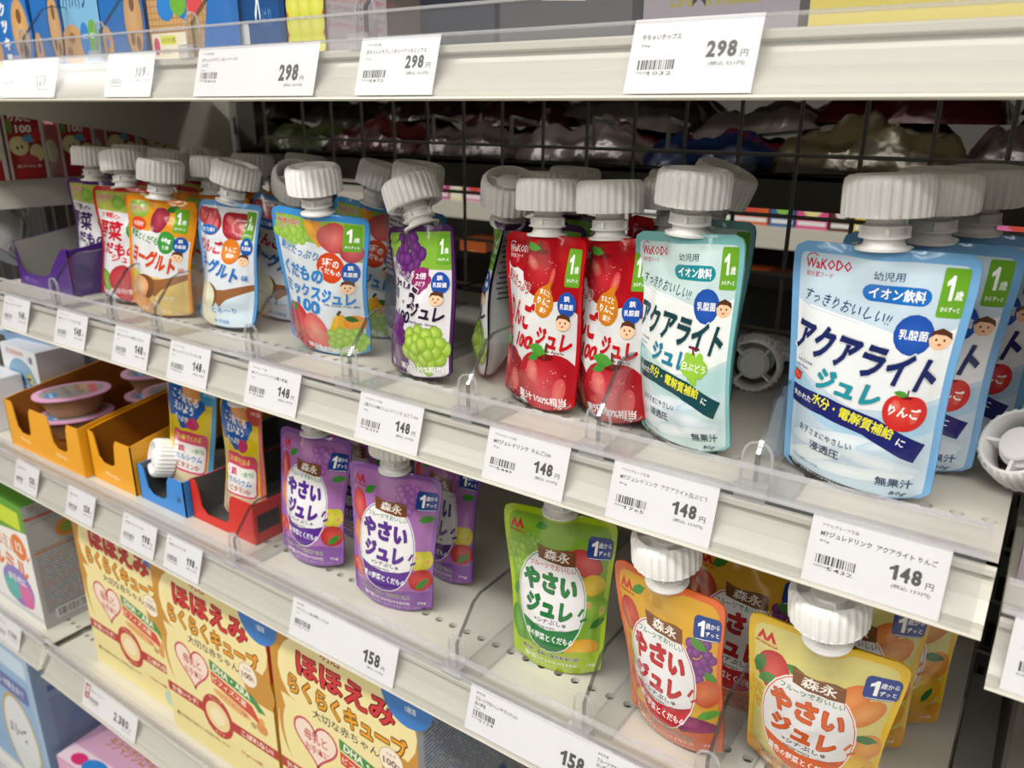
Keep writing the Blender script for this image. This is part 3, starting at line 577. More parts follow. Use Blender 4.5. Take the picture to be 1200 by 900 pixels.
shelf('shelf', 'middle cream shelf carrying the capped jelly drink pouches, eight 148 yen tags below', DECK['M'], X0, X1, cover=(0, .0045))
shelf('shelf', 'third cream shelf from the top with perforated deck under the vegetable jelly pouches', DECK['S'], X0 - .35, X1)
shelf('shelf', 'lower cream shelf carrying the pale yellow formula cartons', DECK['B'], X0, X1)
shelf('shelf', 'lower shelf at far left with the 1,700 yen tag', DECK['B'] + .006, X0 - .9, X0 - .006)
shelf('shelf', 'neighbouring shelf at the right edge beyond the upright, with one price tag', -.2175, .0095, .6)
shelf('shelf', 'shaded lower neighbouring shelf in the bottom right corner', -.46, .0075, .6)
shelf('shelf', 'bottom shelf under the pink carton and wrapped blue pack', -1.07, X0 - .9, X1)
# the left bay's juice shelf and the side brackets
r_ = empty('shelf', (X0 - .9, .41, HZ - .081), 'high shelf at far left carrying the red apple juice cartons', 'shelf')
m = MB(); m.box(0, .888, 0, .36, -.0012, 0); m.box(0, .888, 0, .004, -.03, 0); m.prism([(0, -.0012), (0, -.032), (.18, -.034), (.36, -.045), (.36, -.0012)], .003, axis='X', M=Matrix.Translation((.885, 0, 0)))
link('deck', m.mesh('juice_deck', enamel), r_)
def bracket(x, z, label):
    m = MB(); m.prism([(.384, -.0165), (.384, -.022), (.45, -.0425), (.60, -.066), (.755, -.109), (.755, -.0165)], .004, axis='X')
    o = link('shelf_bracket', m.mesh('bracket', enamel), None, L(x, 0, z)); tag(o, label, 'bracket')
bracket(X0 + .001, DECK['T'], 'tapered grey bracket under the top shelf in front of the apple juice cartons')
bracket(X1 - .006, DECK['S'], 'tapered bracket at the right end under the third shelf')
# uprights
def upright_post(x, y, label):
    root = empty('upright', (x, y, 0), label, 'post'); m = MB(); m.box(-.016, .016, 0, .03, 0, 2.3); link('post', m.mesh('post', upright), root)
    m = MB()
    for k in range(46): m.box(-.0115, -.0065, -.0006, .002, .2 + k * .045, .2 + k * .045 + .024); m.box(.0065, .0115, -.0006, .002, .2 + k * .045, .2 + k * .045 + .024)
    o = link('slots', m.mesh('slots', black), root); o['kind'] = 'stuff'
upright_post(X0 - .004, .762, 'slotted grey upright at the left end of the bay'); upright_post(.022, .715, 'slotted grey upright at the right end of the bay')
# front faced slotted panel and shelf end seen low at the right
m = MB(); m.prism([(.40, -1.06), (.74, -1.06), (.74, .0), (.72, .0), (.62, -.3), (.42, -.42)], .003, axis='X'); o = link('side_panel', m.mesh('side_panel', upright), None, L(.0315, 0, -.02)); tag(o, 'dark grey side panel low at the right edge behind the upright', 'panel')
# ------------------------------------------------------------------ wire mesh back
g = empty('wire_mesh_back', (0, .696, HZ), 'dark wire grid closing the back of the shelves', 'grid')
m = MB(); m.tube((0, 0, -1.1), (0, 0, .5), .0019, n=6); vw = m.mesh('wire', dark_metal)
for k in range(-3, 19): link('wire', vw, g, Matrix.Translation((-.694 + .05 * k if k > -3 else -.866, 0, 0)))
m = MB(); m.tube((-.866, 0, 0), (.22, 0, 0), .0019, n=6); hw_ = m.mesh('wire', dark_metal)
for k in range(-9, 22): link('wire', hw_, g, Matrix.Translation((0, -.003, -.0334 - .05 * k)))
g = empty('wire_mesh_back', (0, .73, HZ), 'wire grid behind the empty purple tray at far left', 'grid')
for k in range(18): link('wire', vw, g, Matrix.Translation((-1.12 - .05 * k, 0, 0)))
m = MB(); m.tube((-2.0, 0, 0), (-1.1, 0, 0), .0019, n=6); h2 = m.mesh('wire', dark_metal)
for k in range(-2, 8): link('wire', h2, g, Matrix.Translation((0, -.003, -.0334 - .10 * k)))
# ------------------------------------------------------------------ price tags
def price_tag(x0, x1, z, maker, name, wt, price, taxed, code, label, h=34., dz=.0047, right=False, red=False, name2=None, flat=False, group='white price tags on the shelf rails', yoff=0):
    W = (x1 - x0) * 1000; A = Art(); g = random.Random(code); ink = '1c1c1e'; wide = W > 80; s = min(W / 62., 1.05); u = 62 * s
    nx = 12 if red else 5 * s
    if red: A.rect(3, -22, 14, -3, 'b83030', .8); A.ell(8.5, -10, 4, 4.4, 'f0e8e4'); A.text('赤ちゃん', 8.5, -10, 6, 3, 'b83030', .02); A.text('本舗', 8.5, -18, 6, 3, 'f4eeea', .02); nx = 15.5
    k = .72 if wide else 1
    A.text(maker, nx + len(maker) * .95 * s, -4.4, len(maker) * 1.9 * s, 1.7, ink, .015)
    L_ = min(len(name) * 2.5, (u if not wide else W * .5) - 9); A.text(name, nx + L_ / 2, -8.6, L_, 3.0, ink, .03)
    if name2: A.text(name2, nx + len(name2) * 1.3, -12.4, len(name2) * 2.4, 3.0, ink, .03)
    if wt: A.text(wt, nx + 2.5 * s, -12.6 - (3.4 if name2 else 0), 4.6 * s, 1.5, ink, .01)
    r = W - (8 if not wide else 14) * s; pw = (4.9 if not wide else 6.2) * len(price) * s; ph = 7.4 if not wide else 10.5; py = -17.5 if not wide else -19
    if right: py = -15
    n_ = len(price); cw = pw / (n_ - (.6 if ',' in price else 0)); x = r - 1.6 * s
    for ch in reversed(price):
        if ch == ',': x -= cw * .4; A.text(ch, x + cw * .2, py - ph * .45, cw * .22, ph * .3, ink, .03)
        elif ch == '1': A.one(x - cw * .5, py, cw * .92, ph, ink); x -= cw * .92
        else: A.text(ch, x - cw * .5, py, cw * .84, ph, ink, .06); x -= cw
    A.text('円', r + 1.8 * s, py - ph / 2 + 1.4, 3.4 * s, 3.2, ink, .02)
    A.text('(税込 %s円)' % taxed, r - 5.5 * s, py - ph / 2 - 3.0, 17 * s, 2.3, ink, .015)
    bx = nx; by = -21.5 if not wide else -19.5; x = bx
    while x < bx + 18.5 * s: q = g.choice((.35, .35, .7, 1.0)); A.rect(x, by - 2.3, x + q, by + 2.3, ink); x += q + g.choice((.35, .5, .8))
    A.text('%s' % code, bx + 12 * s, by - 4.0, 12 * s, 1.9, ink, .01); A.text('4987244', bx + 3 * s, by - 3.7, 7 * s, 1.2, ink, .0)
    m = MB(); t = .00025; m.box(0, W / 1000, 0, t, -h / 1000, 0, 'f6f6f7'); print_flat(m, A, Matrix.Identity(4), 6e-6, 1e-6)
    o = link('price_tag', m.mesh('price_tag', paper), None, L(x0, .3779 - yoff, z + dz) @ Matrix.Rotation(math.radians(-17), 4, 'X'))
    return tag(o, label, 'price tag', group)
D = DECK; mk = 'アサヒグループ食品'
N_ = 'MYジュレドリンク '
price_tag(-.9232, -.8680, D['M'], mk, N_ + '1食分', '70g', '148', 159, 5301, 'white 148 yen tag below the grey pouch edge, first on the middle rail')
price_tag(-.8129, -.7559, D['M'], mk, N_ + '1食分 大豆', '70g', '148', 159, 5318, 'white 148 yen tag below the purple tray, second on the middle rail')
price_tag(-.7078, -.6513, D['M'], mk, N_ + '野菜とくだもの', '70g', '148', 159, 5325, 'white 148 yen tag below the orange rimmed yogurt pouch')
price_tag(-.6209, -.5647, D['M'], mk, N_ + 'ヨーグルト味', '70g', '148', 159, 5332, 'white 148 yen tag below the pale blue apple yogurt pouch')
price_tag(-.5152, -.4539, D['M'], mk, N_ + '(5種の果実)', '70g', '148', 159, 5349, 'white 148 yen tag below the mixed fruit pouch with blue rim')
price_tag(-.3912, -.3320, D['M'], mk, '1歳からのMYジュレドリンク ぶどう100', '70g', '148', 159, 5393, 'white 148 yen tag below the purple grape pouch')
price_tag(-.2772, -.2172, D['M'], mk, N_ + ' りんご100', '70g', '148', 159, 5449, 'white 148 yen tag for apple 100 below the red pouches')
price_tag(-.1879, -.1249, D['M'], mk, N_ + ' アクアライト白ぶどう', '80g', '148', 159, 1765, 'white 148 yen tag for white grape below the teal rimmed pouch')
price_tag(-.0762, -.0138, D['M'], mk, N_ + ' アクアライト りんご', '80g', '148', 159, 5432, 'large sharp 148 yen tag at the right end below the big blue pouch')
price_tag(-.8281, -.7300, D['T'], 'アサヒ', '赤ちゃんのおやつクッキー', '', '109', 117, 3391, 'white price tag washed out by glare at the far left of the top rail', dz=.0055)
price_tag(-.6524, -.5881, D['T'], 'アサヒ', '赤ちゃんのおやつビスケット', '60g', '109', 117, 3407, 'white 109 yen tag second on the top rail', dz=.0055, right=True)
price_tag(-.5343, -.4089, D['T'], 'アサヒ和光堂', '赤ちゃんのやさしいホットケーキミ', '100g', '298', 321, 3865, 'wide 298 yen tag under the waffle print box', dz=.0055, name2='ックス')
price_tag(-.3721, -.3105, D['T'], 'アサヒ和光堂', '赤ちゃんのやさしいホットケーキミックス', '150g', '298', 321, 3872, 'small 298 yen tag in the middle of the top rail', dz=.0055, right=True)
price_tag(-.1891, -.1261, D['T'], '', 'やちゃいチップス', '28g', '298', 321, 1032, 'blurred 298 yen vegetable chips tag at the upper right', dz=.0062, right=True, h=35)
price_tag(-.9816, -.9269, D['S'], '森永', 'はじめてのゼリー', '', '128', 138, 1208, 'white 128 yen tag at the left of the third rail', dz=.0055)
price_tag(-.8620, -.8059, D['S'], 'キユーピー', 'すまいるカップ', '60g', '158', 170, 1581, 'white 158 yen tag under the orange trays', dz=.0052)
price_tag(-.7522, -.6916, D['S'], '明治', '幼児用ミルク ヨーグルト味', '', '198', 213, 1981, 'white 198 yen tag under the blue tray', dz=.0052)
price_tag(-.6745, -.6172, D['S'], '明治', '幼児用ミルク いちご味', '', '198', 213, 1998, 'white 198 yen tag under the red tray', dz=.0052)
price_tag(-.4884, -.3662, D['S'], '森永乳業', 'やさいジュレ 紫の野菜とくだもの', '70g', '158', 170, 2117, 'wide 158 yen tag for the purple vegetable jelly', dz=.005, h=34)
price_tag(-.2947, -.1795, D['S'], '森永乳業', 'フルーツでおいしいやさいジュレ', '70g', '158', 170, 2124, 'wide 158 yen tag at the bottom edge under the green pouch', dz=.0055, name2='緑の野菜', yoff=.0)
price_tag(-.1935, -.0735, D['S'] , '森永乳業', 'フルーツでおいしいやさいジュレ', '70g', '158', 170, 2131, 'wide price tag cut by the bottom edge under the red orange pouch', dz=.0055, name2='赤い野菜', yoff=.0004)
price_tag(-1.1500, -1.0841, D['B'] + .006, '森永', 'はぐくみミルク', '', '1,700', 1836, 1700, 'white 1,700 yen tag at the far left edge', dz=.0055)
price_tag(-.9203, -.8013, D['B'], '明治', 'ほほえみらくらくキューブ', '', '2,380', 2570, 2380, 'white 2,380 yen tag with a red square below the formula cartons', dz=.0055, red=True)
price_tag(.0150, .0900, -.2175, '', 'マルチパック', '1個', '498', 537, 4980, 'price tag on the neighbouring rail at the right edge', dz=.0047)

# ------------------------------------------------------------------ clear dividers
m = MB(); t = .0008
pts = [(-.0085, 0), (.0085, 0), (.0085, .022), (.0075, .0265), (.0045, .0300), (0, .0312), (-.0045, .0300), (-.0075, .0265), (-.0085, .022)]
m.prism(pts, .0012); DT = m.mesh('front_tab', acrylic)
m = MB(); q = [(a_ * 1.0, b_) for a_, b_ in pts[1:-1]] + [pts[-1], pts[0]]; q = pts[0:1] + pts[-1:1:-1]
ring = [pts[0]] + pts[-1:0:-1]; inner = [(a_ * .88, max(b_ - .0009, 0)) for a_, b_ in ring]; m.prism(ring + inner[::-1], .0016, M=Matrix.Translation((0, -.0002, 0))); m.box(-.0085, .0085, -.0075, -.0063, -.0005, .0085); m.box(-.0085, .0085, -.0075, .0005, .0078, .0085); DR = m.mesh('tab_rim', lip_edge)
m = MB(); m.prism([(.0012, 0), (.0012, .024), (.006, .030), (.022, .049), (.030, .052), (.262, .052), (.262, 0)], .0016, axis='X', M=Matrix.Translation((-.0008, 0, 0))); DP = m.mesh('plate', acrylic)
m = MB(); m.prism([(0, .001), (0, .024), (.0048, .030), (.0208, .049), (.030, .0528), (.262, .0528), (.262, .0518), (.0304, .0518), (.022, .0482), (.0062, .0292), (.0016, .0236), (.0016, .001)], .0022, axis='X', M=Matrix.Translation((-.0011, 0, 0))); DE = m.mesh('plate_edge', acrylic_edge)
m = MB(); m.box(-.0008, .020, .004, .262, 0, .0012); m.box(.0192, .020, .004, .262, 0, .003); DF = m.mesh('foot', acrylic)
def divider(x, z, label, y=.3875):
    g = empty('shelf_divider', (x, y, HZ + z + .0003), label, 'divider', 'clear shelf dividers')
    link('tab_rim', DR, link('front_tab', DT, g))
    for n, me in (('plate', DP), ('plate_edge', DE), ('foot', DF)): link(n, me, g)
for x, s in ((-.8348, 'in front of the purple tray'), (-.7301, 'left of the orange rimmed pouch'), (-.6573, 'in front of the orange rimmed pouch'), (-.5235, 'in front of the pale blue yogurt pouch'), (-.4123, 'in front of the mixed fruit pouch'), (-.3028, 'between the grape pouches and the red apple pouches'), (-.2052, 'in front of the second red apple pouch'), (-.1101, 'between the teal pouch and the big blue pouch')):
    divider(x, D['M'], 'clear acrylic divider with round tab, ' + s)
for x, s in ((-.5808, 'in front of the red tray'), (-.3165, 'between the purple and the green pouches'), (-.2065, 'between the green and the red orange pouches'), (-.1189, 'between the red orange and the yellow pouches')):
    divider(x, D['S'], 'clear acrylic divider with round tab, ' + s)
for x, s in ((-.8028, 'in front of the leftmost blue cookie box'), (-.6756, 'left of the waffle print box'), (-.5521, 'in front of the waffle print box'), (-.3772, 'above the small 298 yen tag')):
    divider(x, D['T'], 'clear acrylic divider on the top shelf, ' + s, .386)

# ------------------------------------------------------------------ pouches on the middle shelf
JG = 'capped jelly drink pouches on the middle shelf'; BB = '6c94b4'
def J(label, x, y, yaw, pit, rol, dsg, base, **k): return pouch('jelly_pouch', label, JG, x, y, D['M'], yaw, pit, rol, dsg, base, **k)
J('big pale blue apple pouch at the right front with navy katakana title', -.0697, .4285, -7.7, .4, -1.3, 'aqua_apple', '72a8d6', Wt=.090, Wb=.077, H=.1305, T=.036, seed=11, crease=.8, caproll=-2, back=None)
J('second pale blue apple pouch standing right behind the big front one', -.0560, .478, -8, -4, 0, 'aqua_apple', '72a8d6', Wt=.090, Wb=.077, H=.1305, T=.030, seed=12, caproll=0)
J('third pale blue apple pouch at the back of its row', -.0400, .522, -9, -3, 0, 'aqua_apple', '72a8d6', Wt=.090, Wb=.077, H=.1305, T=.030, seed=13)
J('teal rimmed white grape pouch with a pale front', -.1665, .4286, -13, .2, -4.3, 'aqua_grape', '7cb8ba', Wt=.075, Wb=.064, H=.1290, T=.034, seed=14, crease=1.2, caproll=7, fold=-.004)
J('front red apple pouch, creased, with a white cap', -.2759, .4340, -12, 4, -1.9, 'apple', 'b8101c', Wt=.073, Wb=.066, H=.1165, T=.030, seed=15, crease=1.5, caproll=-1)
J('red apple pouch standing right behind the front red one', -.2243, .4400, -18, 2.1, -6, 'apple', 'b8101c', Wt=.076, Wb=.062, H=.1184, T=.034, seed=16, crease=.7, caproll=1)
J('dim red apple pouch third in its row, left of the teal pouch', -.206, .482, -24, 2, -3, 'apple', 'b8101c', Wt=.080, Wb=.068, H=.1184, T=.034, seed=17)
J('fourth red apple pouch deep in the row', -.240, .530, -14, 4, 3, 'apple', 'b8101c', Wt=.080, Wb=.068, H=.1184, T=.034, seed=17)
J('front purple grape pouch with its cap tilted left', -.3807, .4325, -12, 7, -7, 'grape', '4c2458', Wt=.079, Wb=.074, H=.1125, T=.036, seed=18, crease=1.6, caproll=-18, cappitch=-8)
J('twisted purple grape pouch with its cap leaning right', -.352, .478, -62, 7, -2, 'grape', '4c2458', Wt=.080, Wb=.078, H=.1150, T=.034, seed=19, crease=2., caproll=26)
J('purple grape pouch at the back left of the red ones', -.322, .505, -15, 3, 0, 'grape', '4c2458', Wt=.082, Wb=.074, H=.1150, T=.034, seed=20)
J('dim grape pouch deepest in its row', -.34, .565, -15, 3, 2, 'grape', '4c2458', Wt=.082, Wb=.074, H=.1150, T=.034, seed=20)
J('blue rimmed mixed fruit pouch with orange round mark', -.4895, .4409, 10, -7, 4, 'mix', '3f8fd0', Wt=.093, Wb=.078, H=.1175, T=.036, seed=21, crease=1.1, caproll=-3, waist=.003)
J('blue pouch turned to show its back, behind the mixed fruit pouch', -.451, .492, -14, 4, 4, 'back:38709c:50586a:6c7c8c', '38709c', Wt=.086, Wb=.076, H=.1180, T=.034, seed=22, caproll=4)
J('mixed fruit pouch hidden behind the front one, its cap peeping out left', -.512, .496, 8, 6, 8, 'mix', '3f8fd0', Wt=.086, Wb=.076, H=.1160, T=.034, seed=23, caproll=8)
J('pale blue apple yogurt pouch with its cap leaning right', -.6232, .4368, 3, 9, 1, 'yogurt', '5a94cc', Wt=.083, Wb=.074, H=.1130, T=.038, seed=24, crease=2., caproll=13, waist=.003)
J('apple yogurt pouch behind with a large round greyish cap', -.613, .488, 18, 6, 10, 'yogurt', '5a94cc', Wt=.083, Wb=.074, H=.1130, T=.034, seed=25, caproll=20, cappitch=-38)
J('orange rimmed vegetable yogurt pouch at the front', -.7190, .4320, 13, 5, 4, 'veg_yogurt', 'd8821c', Wt=.087, Wb=.074, H=.1125, T=.038, seed=26, crease=1.4, caproll=2, waist=.003)
J('orange rimmed vegetable yogurt pouch second in its row', -.693, .478, 13, 5, 1, 'veg_yogurt', 'd8821c', Wt=.086, Wb=.074, H=.1140, T=.034, seed=27)
J('orange rimmed vegetable yogurt pouch third in its row', -.700, .528, 13, 5, 2, 'veg_yogurt', 'd8821c', Wt=.086, Wb=.074, H=.1140, T=.034, seed=27)
J('red and white vegetable fruit pouch left of the orange rimmed one', -.7901, .4400, 10, 8, 0, 'veg_red', 'a82028', Wt=.089, Wb=.070, H=.1165, T=.036, seed=28, crease=2., caproll=-7)
J('red and white vegetable pouch second in its row', -.800, .492, 12, 6, 3, 'veg_red', 'a82028', Wt=.086, Wb=.072, H=.1165, T=.034, seed=29, caproll=5)
J('red and white vegetable pouch at the back of its row', -.815, .545, 12, 6, 2, 'veg_red', 'a82028', Wt=.086, Wb=.072, H=.1165, T=.034, seed=29)
J('apple yogurt pouch deep in its row with a dim cap', -.665, .575, 10, 6, -4, 'yogurt', '5a94cc', Wt=.083, Wb=.074, H=.1130, T=.034, seed=25, caproll=10)
J('purple and white vegetable pouch standing behind the purple tray', -.8930, .4700, 8, 4, 1, 'veg_purple', '4a2468', Wt=.088, Wb=.072, H=.1180, T=.034, seed=30, crease=1.4)
J('purple and white vegetable pouch deeper behind the tray', -.900, .520, 8, 4, 1, 'veg_purple', '4a2468', Wt=.088, Wb=.072, H=.1180, T=.034, seed=30)
J('orange fruit pouch seen edge on at the far left of the middle shelf', -1.070, .448, -50, -6, -34, 'veg_yogurt', '8a8c94', Wt=.086, Wb=.078, H=.1050, T=.040, seed=31, crease=1.3)
# lying pouches that show the open wheel of their caps
def lying(label, cx, cy, cz, yaw, pitch, roll, dsg, base, seed, H=.129, cp=0, W=.080):
    Rm = rot(yaw, pitch, roll); c = Rm @ Vector((0, 0, H + .034)); pouch('jelly_pouch', label, JG, 0, 0, 0, 0, 0, 0, dsg, base, Wt=W, Wb=W - .008, H=H, T=.030, seed=seed, crease=1.3, cappitch=cp, M=Matrix.Translation((cx - c.x, cy - c.y, cz - c.z + HZ)) @ Rm)
lying('fallen teal pouch whose white wheel cap faces out left of the big blue pouch', -.1680, .5516, -.1715, -8, -80, 20, 'aqua_grape', '2c5a5c', 32, cp=-4, W=.072)
lying('fallen blue pouch whose white wheel cap faces out at the right edge', .0000, .4640, -.1680, -14, -62, -14, 'aqua_apple', '3c6c8c', 33, cp=10)
J('dim teal pouch right behind the white grape pouch, its cap sticking up', -.196, .500, -14, 5, -2, 'aqua_grape', '2c5a5c', Wt=.078, Wb=.070, H=.1260, T=.030, seed=35, caproll=24)  # teal film base darkened, the dimness is put into its colour

# ------------------------------------------------------------------ pouches on the third shelf
VG_ = 'vegetable jelly pouches on the third shelf'
def V(label, x, y, yaw, pit, rol, dsg, base, **k): k.setdefault('Wt', .086); k.setdefault('Wb', .072); k.setdefault('H', .128); return pouch('vegetable_jelly_pouch', label, VG_, x, y, D['S'], yaw, pit, rol, dsg, base, **k)
V('left purple vegetable jelly pouch beside the red tray', -.5215, .4280, 7, 8, 0, 'y_purple', '8a5ca8', Wt=.083, Wb=.071, H=.1240, seed=41, crease=1.2)
V('right purple vegetable jelly pouch standing nearer the front', -.4141, .4230, 13, 2.3, 2, 'y_purple', '8a5ca8', Wt=.086, Wb=.072, H=.1260, seed=42, crease=.9, T=.034)
V('dim purple vegetable jelly pouch leaning behind the right one', -.4080, .482, -8, 4, 0, 'y_purple', '8a5ca8', H=.1240, seed=43)
V('purple vegetable jelly pouch hidden behind the left one', -.520, .488, 0, 4, 0, 'y_purple', '8a5ca8', H=.1240, seed=43)
V('lime green vegetable jelly pouch with a dark green title', -.2569, .4360, 11, 1.5, -1, 'y_green', 'a8c41c', Wt=.087, Wb=.068, H=.1300, seed=44, crease=.9, caproll=3)
V('red orange vegetable jelly pouch leaning forward beside the green one', -.1520, .4200, -9, -9, -2, 'y_red', 'dc6834', Wt=.080, Wb=.070, H=.1300, seed=45, crease=1.2, T=.040, caproll=2)
V('dim red vegetable jelly pouch behind the red orange one', -.1330, .4760, 6, -3, 2, 'y_red', 'b83c2c', Wt=.084, Wb=.072, H=.1280, seed=46)  # film base darker than on the front pouch, shade put into the colour
V('yellow vegetable jelly pouch with orange title cut by the bottom edge', -.0700, .4320, 2, -14, 2, 'y_orange', 'e0b81c', Wt=.086, Wb=.074, H=.1290, seed=47, crease=1., cappitch=4, caproll=-5)
V('yellow vegetable jelly pouch second in its row', -.0600, .4860, 2, -6, -2, 'y_orange', 'c8a42c', seed=48)
V('yellow vegetable jelly pouch third in its row, its right edge showing', -.0440, .5250, 2, -5, -2, 'y_orange', 'c8a42c', seed=48)
CG = 'small yellow pouches in display trays'
pouch('milk_pouch', 'yellow and blue pouch with red panel standing in the blue tray', CG, -.7330, .4430, D['S'] + .0012, 12, 3, 8, 'curry_blue', 'e0c83c', Wt=.066, Wb=.058, H=.1330, T=.026, seed=51, crease=1.0, waist=.001)
pouch('milk_pouch', 'yellow and blue pouch with red panel standing in the red tray', CG, -.6356, .4420, D['S'] + .0012, 4, 3, 2, 'curry_red', 'e0c83c', Wt=.058, Wb=.062, H=.1290, T=.028, seed=52, crease=1.2, waist=.002)
Rm = rot(-30, -74, 10); c = Rm @ Vector((0, 0, .100 + .034))
pouch('milk_pouch', 'yellow pouch tipped over in the blue tray with its round cap facing out', CG, 0, 0, 0, 0, 0, 0, 'curry_blue', 'e0c83c', Wt=.060, Wb=.054, H=.100, T=.024, seed=53, M=Matrix.Translation((-.762 - c.x, .424 - c.y, -.356 - c.z + HZ)) @ Rm)

# ------------------------------------------------------------------ trays
def tray(name, label, group, x0, x1, y0, y1, z, hf, hb, out, inn, front, yaw=0, logo_=None, cat='tray'):
    """open display tray: front panel outline, sloped sides, back, floor, all card 1.2 mm"""
    w_, d = x1 - x0, y1 - y0; t = .0012; root = empty(name, label=label, cat=cat, group=group, M=L(x0, y0, z + .0004) @ Matrix.Rotation(math.radians(yaw), 4, 'Z'))
    m = MB(); m.prism(front, t, out)
    if logo_:
        A = Art()
        for lx, lz, s, lw, lh, c in logo_: A.text(s, lx, lz, lw, lh, c, .04, rot=-4)
        print_flat(m, A, Matrix.Identity(4), 2e-5, 1e-6)
    link('front_panel', m.mesh('front_panel', card), root)
    side = [(0, 0), (0, front[-1][1]), (.02, hf + .006), (d * .8, hb), (d, hb), (d, 0)]
    for n, x in (('side_panel', 0), ('side_panel', w_ - t)):
        m = MB(); m.prism([(a, b) for a, b in side], t, out, axis='X', M=Matrix.Translation((x, 0, 0)))
        m.prism([(a + .0004, b - .0004) for a, b in side], .0002, inn, axis='X', M=Matrix.Translation((x + (t if x == 0 else -.0002), 0, 0)))
        link(n, m.mesh('side_panel', card), root)
    m = MB(); m.box(t, w_ - t, d - t, d, 0, hb, inn); link('back_panel', m.mesh('back_panel', card), root)
    m = MB(); m.box(t, w_ - t, t, d - t, 0, t * .6, inn); link('tray_floor', m.mesh('tray_floor', card), root)
    return root
def notch(w_, h, cuts):
    """front outline from the lower left, cuts = (x0, x1, depth)"""
    p = [(0, 0), (w_, 0), (w_, h)]
    for a, b, dd in reversed(cuts): p += [(b + .006, h), (b + .002, h - .006), (b - .002, dd + .004), (b - .010, dd), (a + .010, dd), (a + .002, dd + .006), (a - .002, h - .006), (a - .005, h)]
    return p + [(0, h)]
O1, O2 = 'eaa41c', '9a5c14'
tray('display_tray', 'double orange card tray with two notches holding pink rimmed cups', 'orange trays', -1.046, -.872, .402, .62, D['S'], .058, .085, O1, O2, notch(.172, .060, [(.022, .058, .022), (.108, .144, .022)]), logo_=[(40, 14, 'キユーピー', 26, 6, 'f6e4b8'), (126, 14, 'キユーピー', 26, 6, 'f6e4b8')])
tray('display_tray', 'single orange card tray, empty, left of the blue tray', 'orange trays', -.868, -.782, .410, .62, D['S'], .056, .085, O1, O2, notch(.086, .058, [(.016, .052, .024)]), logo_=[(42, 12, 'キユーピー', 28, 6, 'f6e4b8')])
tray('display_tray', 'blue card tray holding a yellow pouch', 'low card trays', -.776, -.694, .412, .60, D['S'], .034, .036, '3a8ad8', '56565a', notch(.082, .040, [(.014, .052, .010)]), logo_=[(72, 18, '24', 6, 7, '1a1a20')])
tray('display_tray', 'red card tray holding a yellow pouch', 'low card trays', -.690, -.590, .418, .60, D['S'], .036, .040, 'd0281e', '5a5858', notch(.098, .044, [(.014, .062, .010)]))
m = MB(); m.box(0, .0004, .004, .030, .012, .030, '15151a')
o = link('dark_label', m.mesh('dark_label', card), [q for q in bpy.data.objects if q.get('label') == 'red card tray holding a yellow pouch'][0], Matrix.Translation((.1001, 0, 0)))
tray('display_tray', 'purple card tray with a slanted opening and pale inside, empty', 'purple tray', -.985, -.868, .4230, .53, D['M'], .046, .062, '4a1f7c', '8c8a86', [(0, 0), (.117, 0), (.117, .052), (.104, .050), (.088, .036), (.070, .019), (.054, .015), (.016, .015), (.006, .022), (0, .050)], logo_=[(26, 8, '野菜とくだもの', 26, 4, '9078b4')])
# cups
m = MB(); a = .048; b = .036
def ering(s, z, n=36): return [(b * s * math.cos(2 * math.pi * i / n), a * s * math.sin(2 * math.pi * i / n) * (1 + .05 * math.cos(4 * math.pi * i / n)), z) for i in range(n)]
rs = [ering(.55, 0), ering(.62, .001), ering(.86, .024), ering(.88, .027)]
v = sum(rs, []); f = [(k * 36 + i, k * 36 + (i + 1) % 36, (k + 1) * 36 + (i + 1) % 36, (k + 1) * 36 + i) for k in range(3) for i in range(36)] + [tuple(range(35, -1, -1))]
m.add(v, f, 'a4845c', smooth=True); cupm = m.mesh('cup', mat('cup_jelly', attr=True, rough=.25))
m = MB(); v = ering(1.0, .027) + ering(1.0, .0285) + ering(.85, .0292); f = [(i, (i + 1) % 36, 36 + (i + 1) % 36, 36 + i) for i in range(36)] + [(36 + i, 36 + (i + 1) % 36, 72 + (i + 1) % 36, 72 + i) for i in range(36)] + [tuple(range(72, 108)), tuple(range(35, -1, -1))]
m.add(v, f, 'd8a0c4'); A = Art(); A.ell(0, 0, 28, 38, '9a9490'); A.ell(-8, 16, 15, 14, 'b89878', 0); A.ell(2, 24, 20, 5, 'c86474'); A.text('やわらか', -2, 8, 36, 9, '54504c', .03, rot=8); A.text('ひとくちゼリー', 0, -6, 44, 7, '5c5854', .03, rot=8); A.ell(8, -24, 12, 8, '4a84b8'); A.text('12か月', 8, -24, 16, 5, 'f0f0f0', .02); A.text('果汁入り', -10, -30, 14, 4, 'c04868', .02)
print_flat(m, A, Matrix.Translation((0, 0, .0292)) @ Matrix.Rotation(-math.pi / 2, 4, 'X') @ Matrix.Rotation(0, 4, 'Y'), 2e-5, 5e-6); lidm = m.mesh('lid', card)
for x, y, z, yaw, s in ((-1.006, .466, -.3710, -22, 'upper left cup in the double orange tray'), (-.912, .458, -.4015, -20, 'nearest cup in the right half of the double orange tray'), (-.990, .575, -.3680, -18, 'rear left cup in the double orange tray'), (-.918, .560, -.3760, -22, 'rear right cup in the double orange tray')):
    g = empty('jelly_cup', label='pink rimmed oval jelly cup, ' + s, cat='cup', group='jelly cups in the orange tray', M=L(x, y, z) @ Matrix.Rotation(math.radians(yaw), 4, 'Z'))
    link('cup', cupm, g); link('lid', lidm, g)
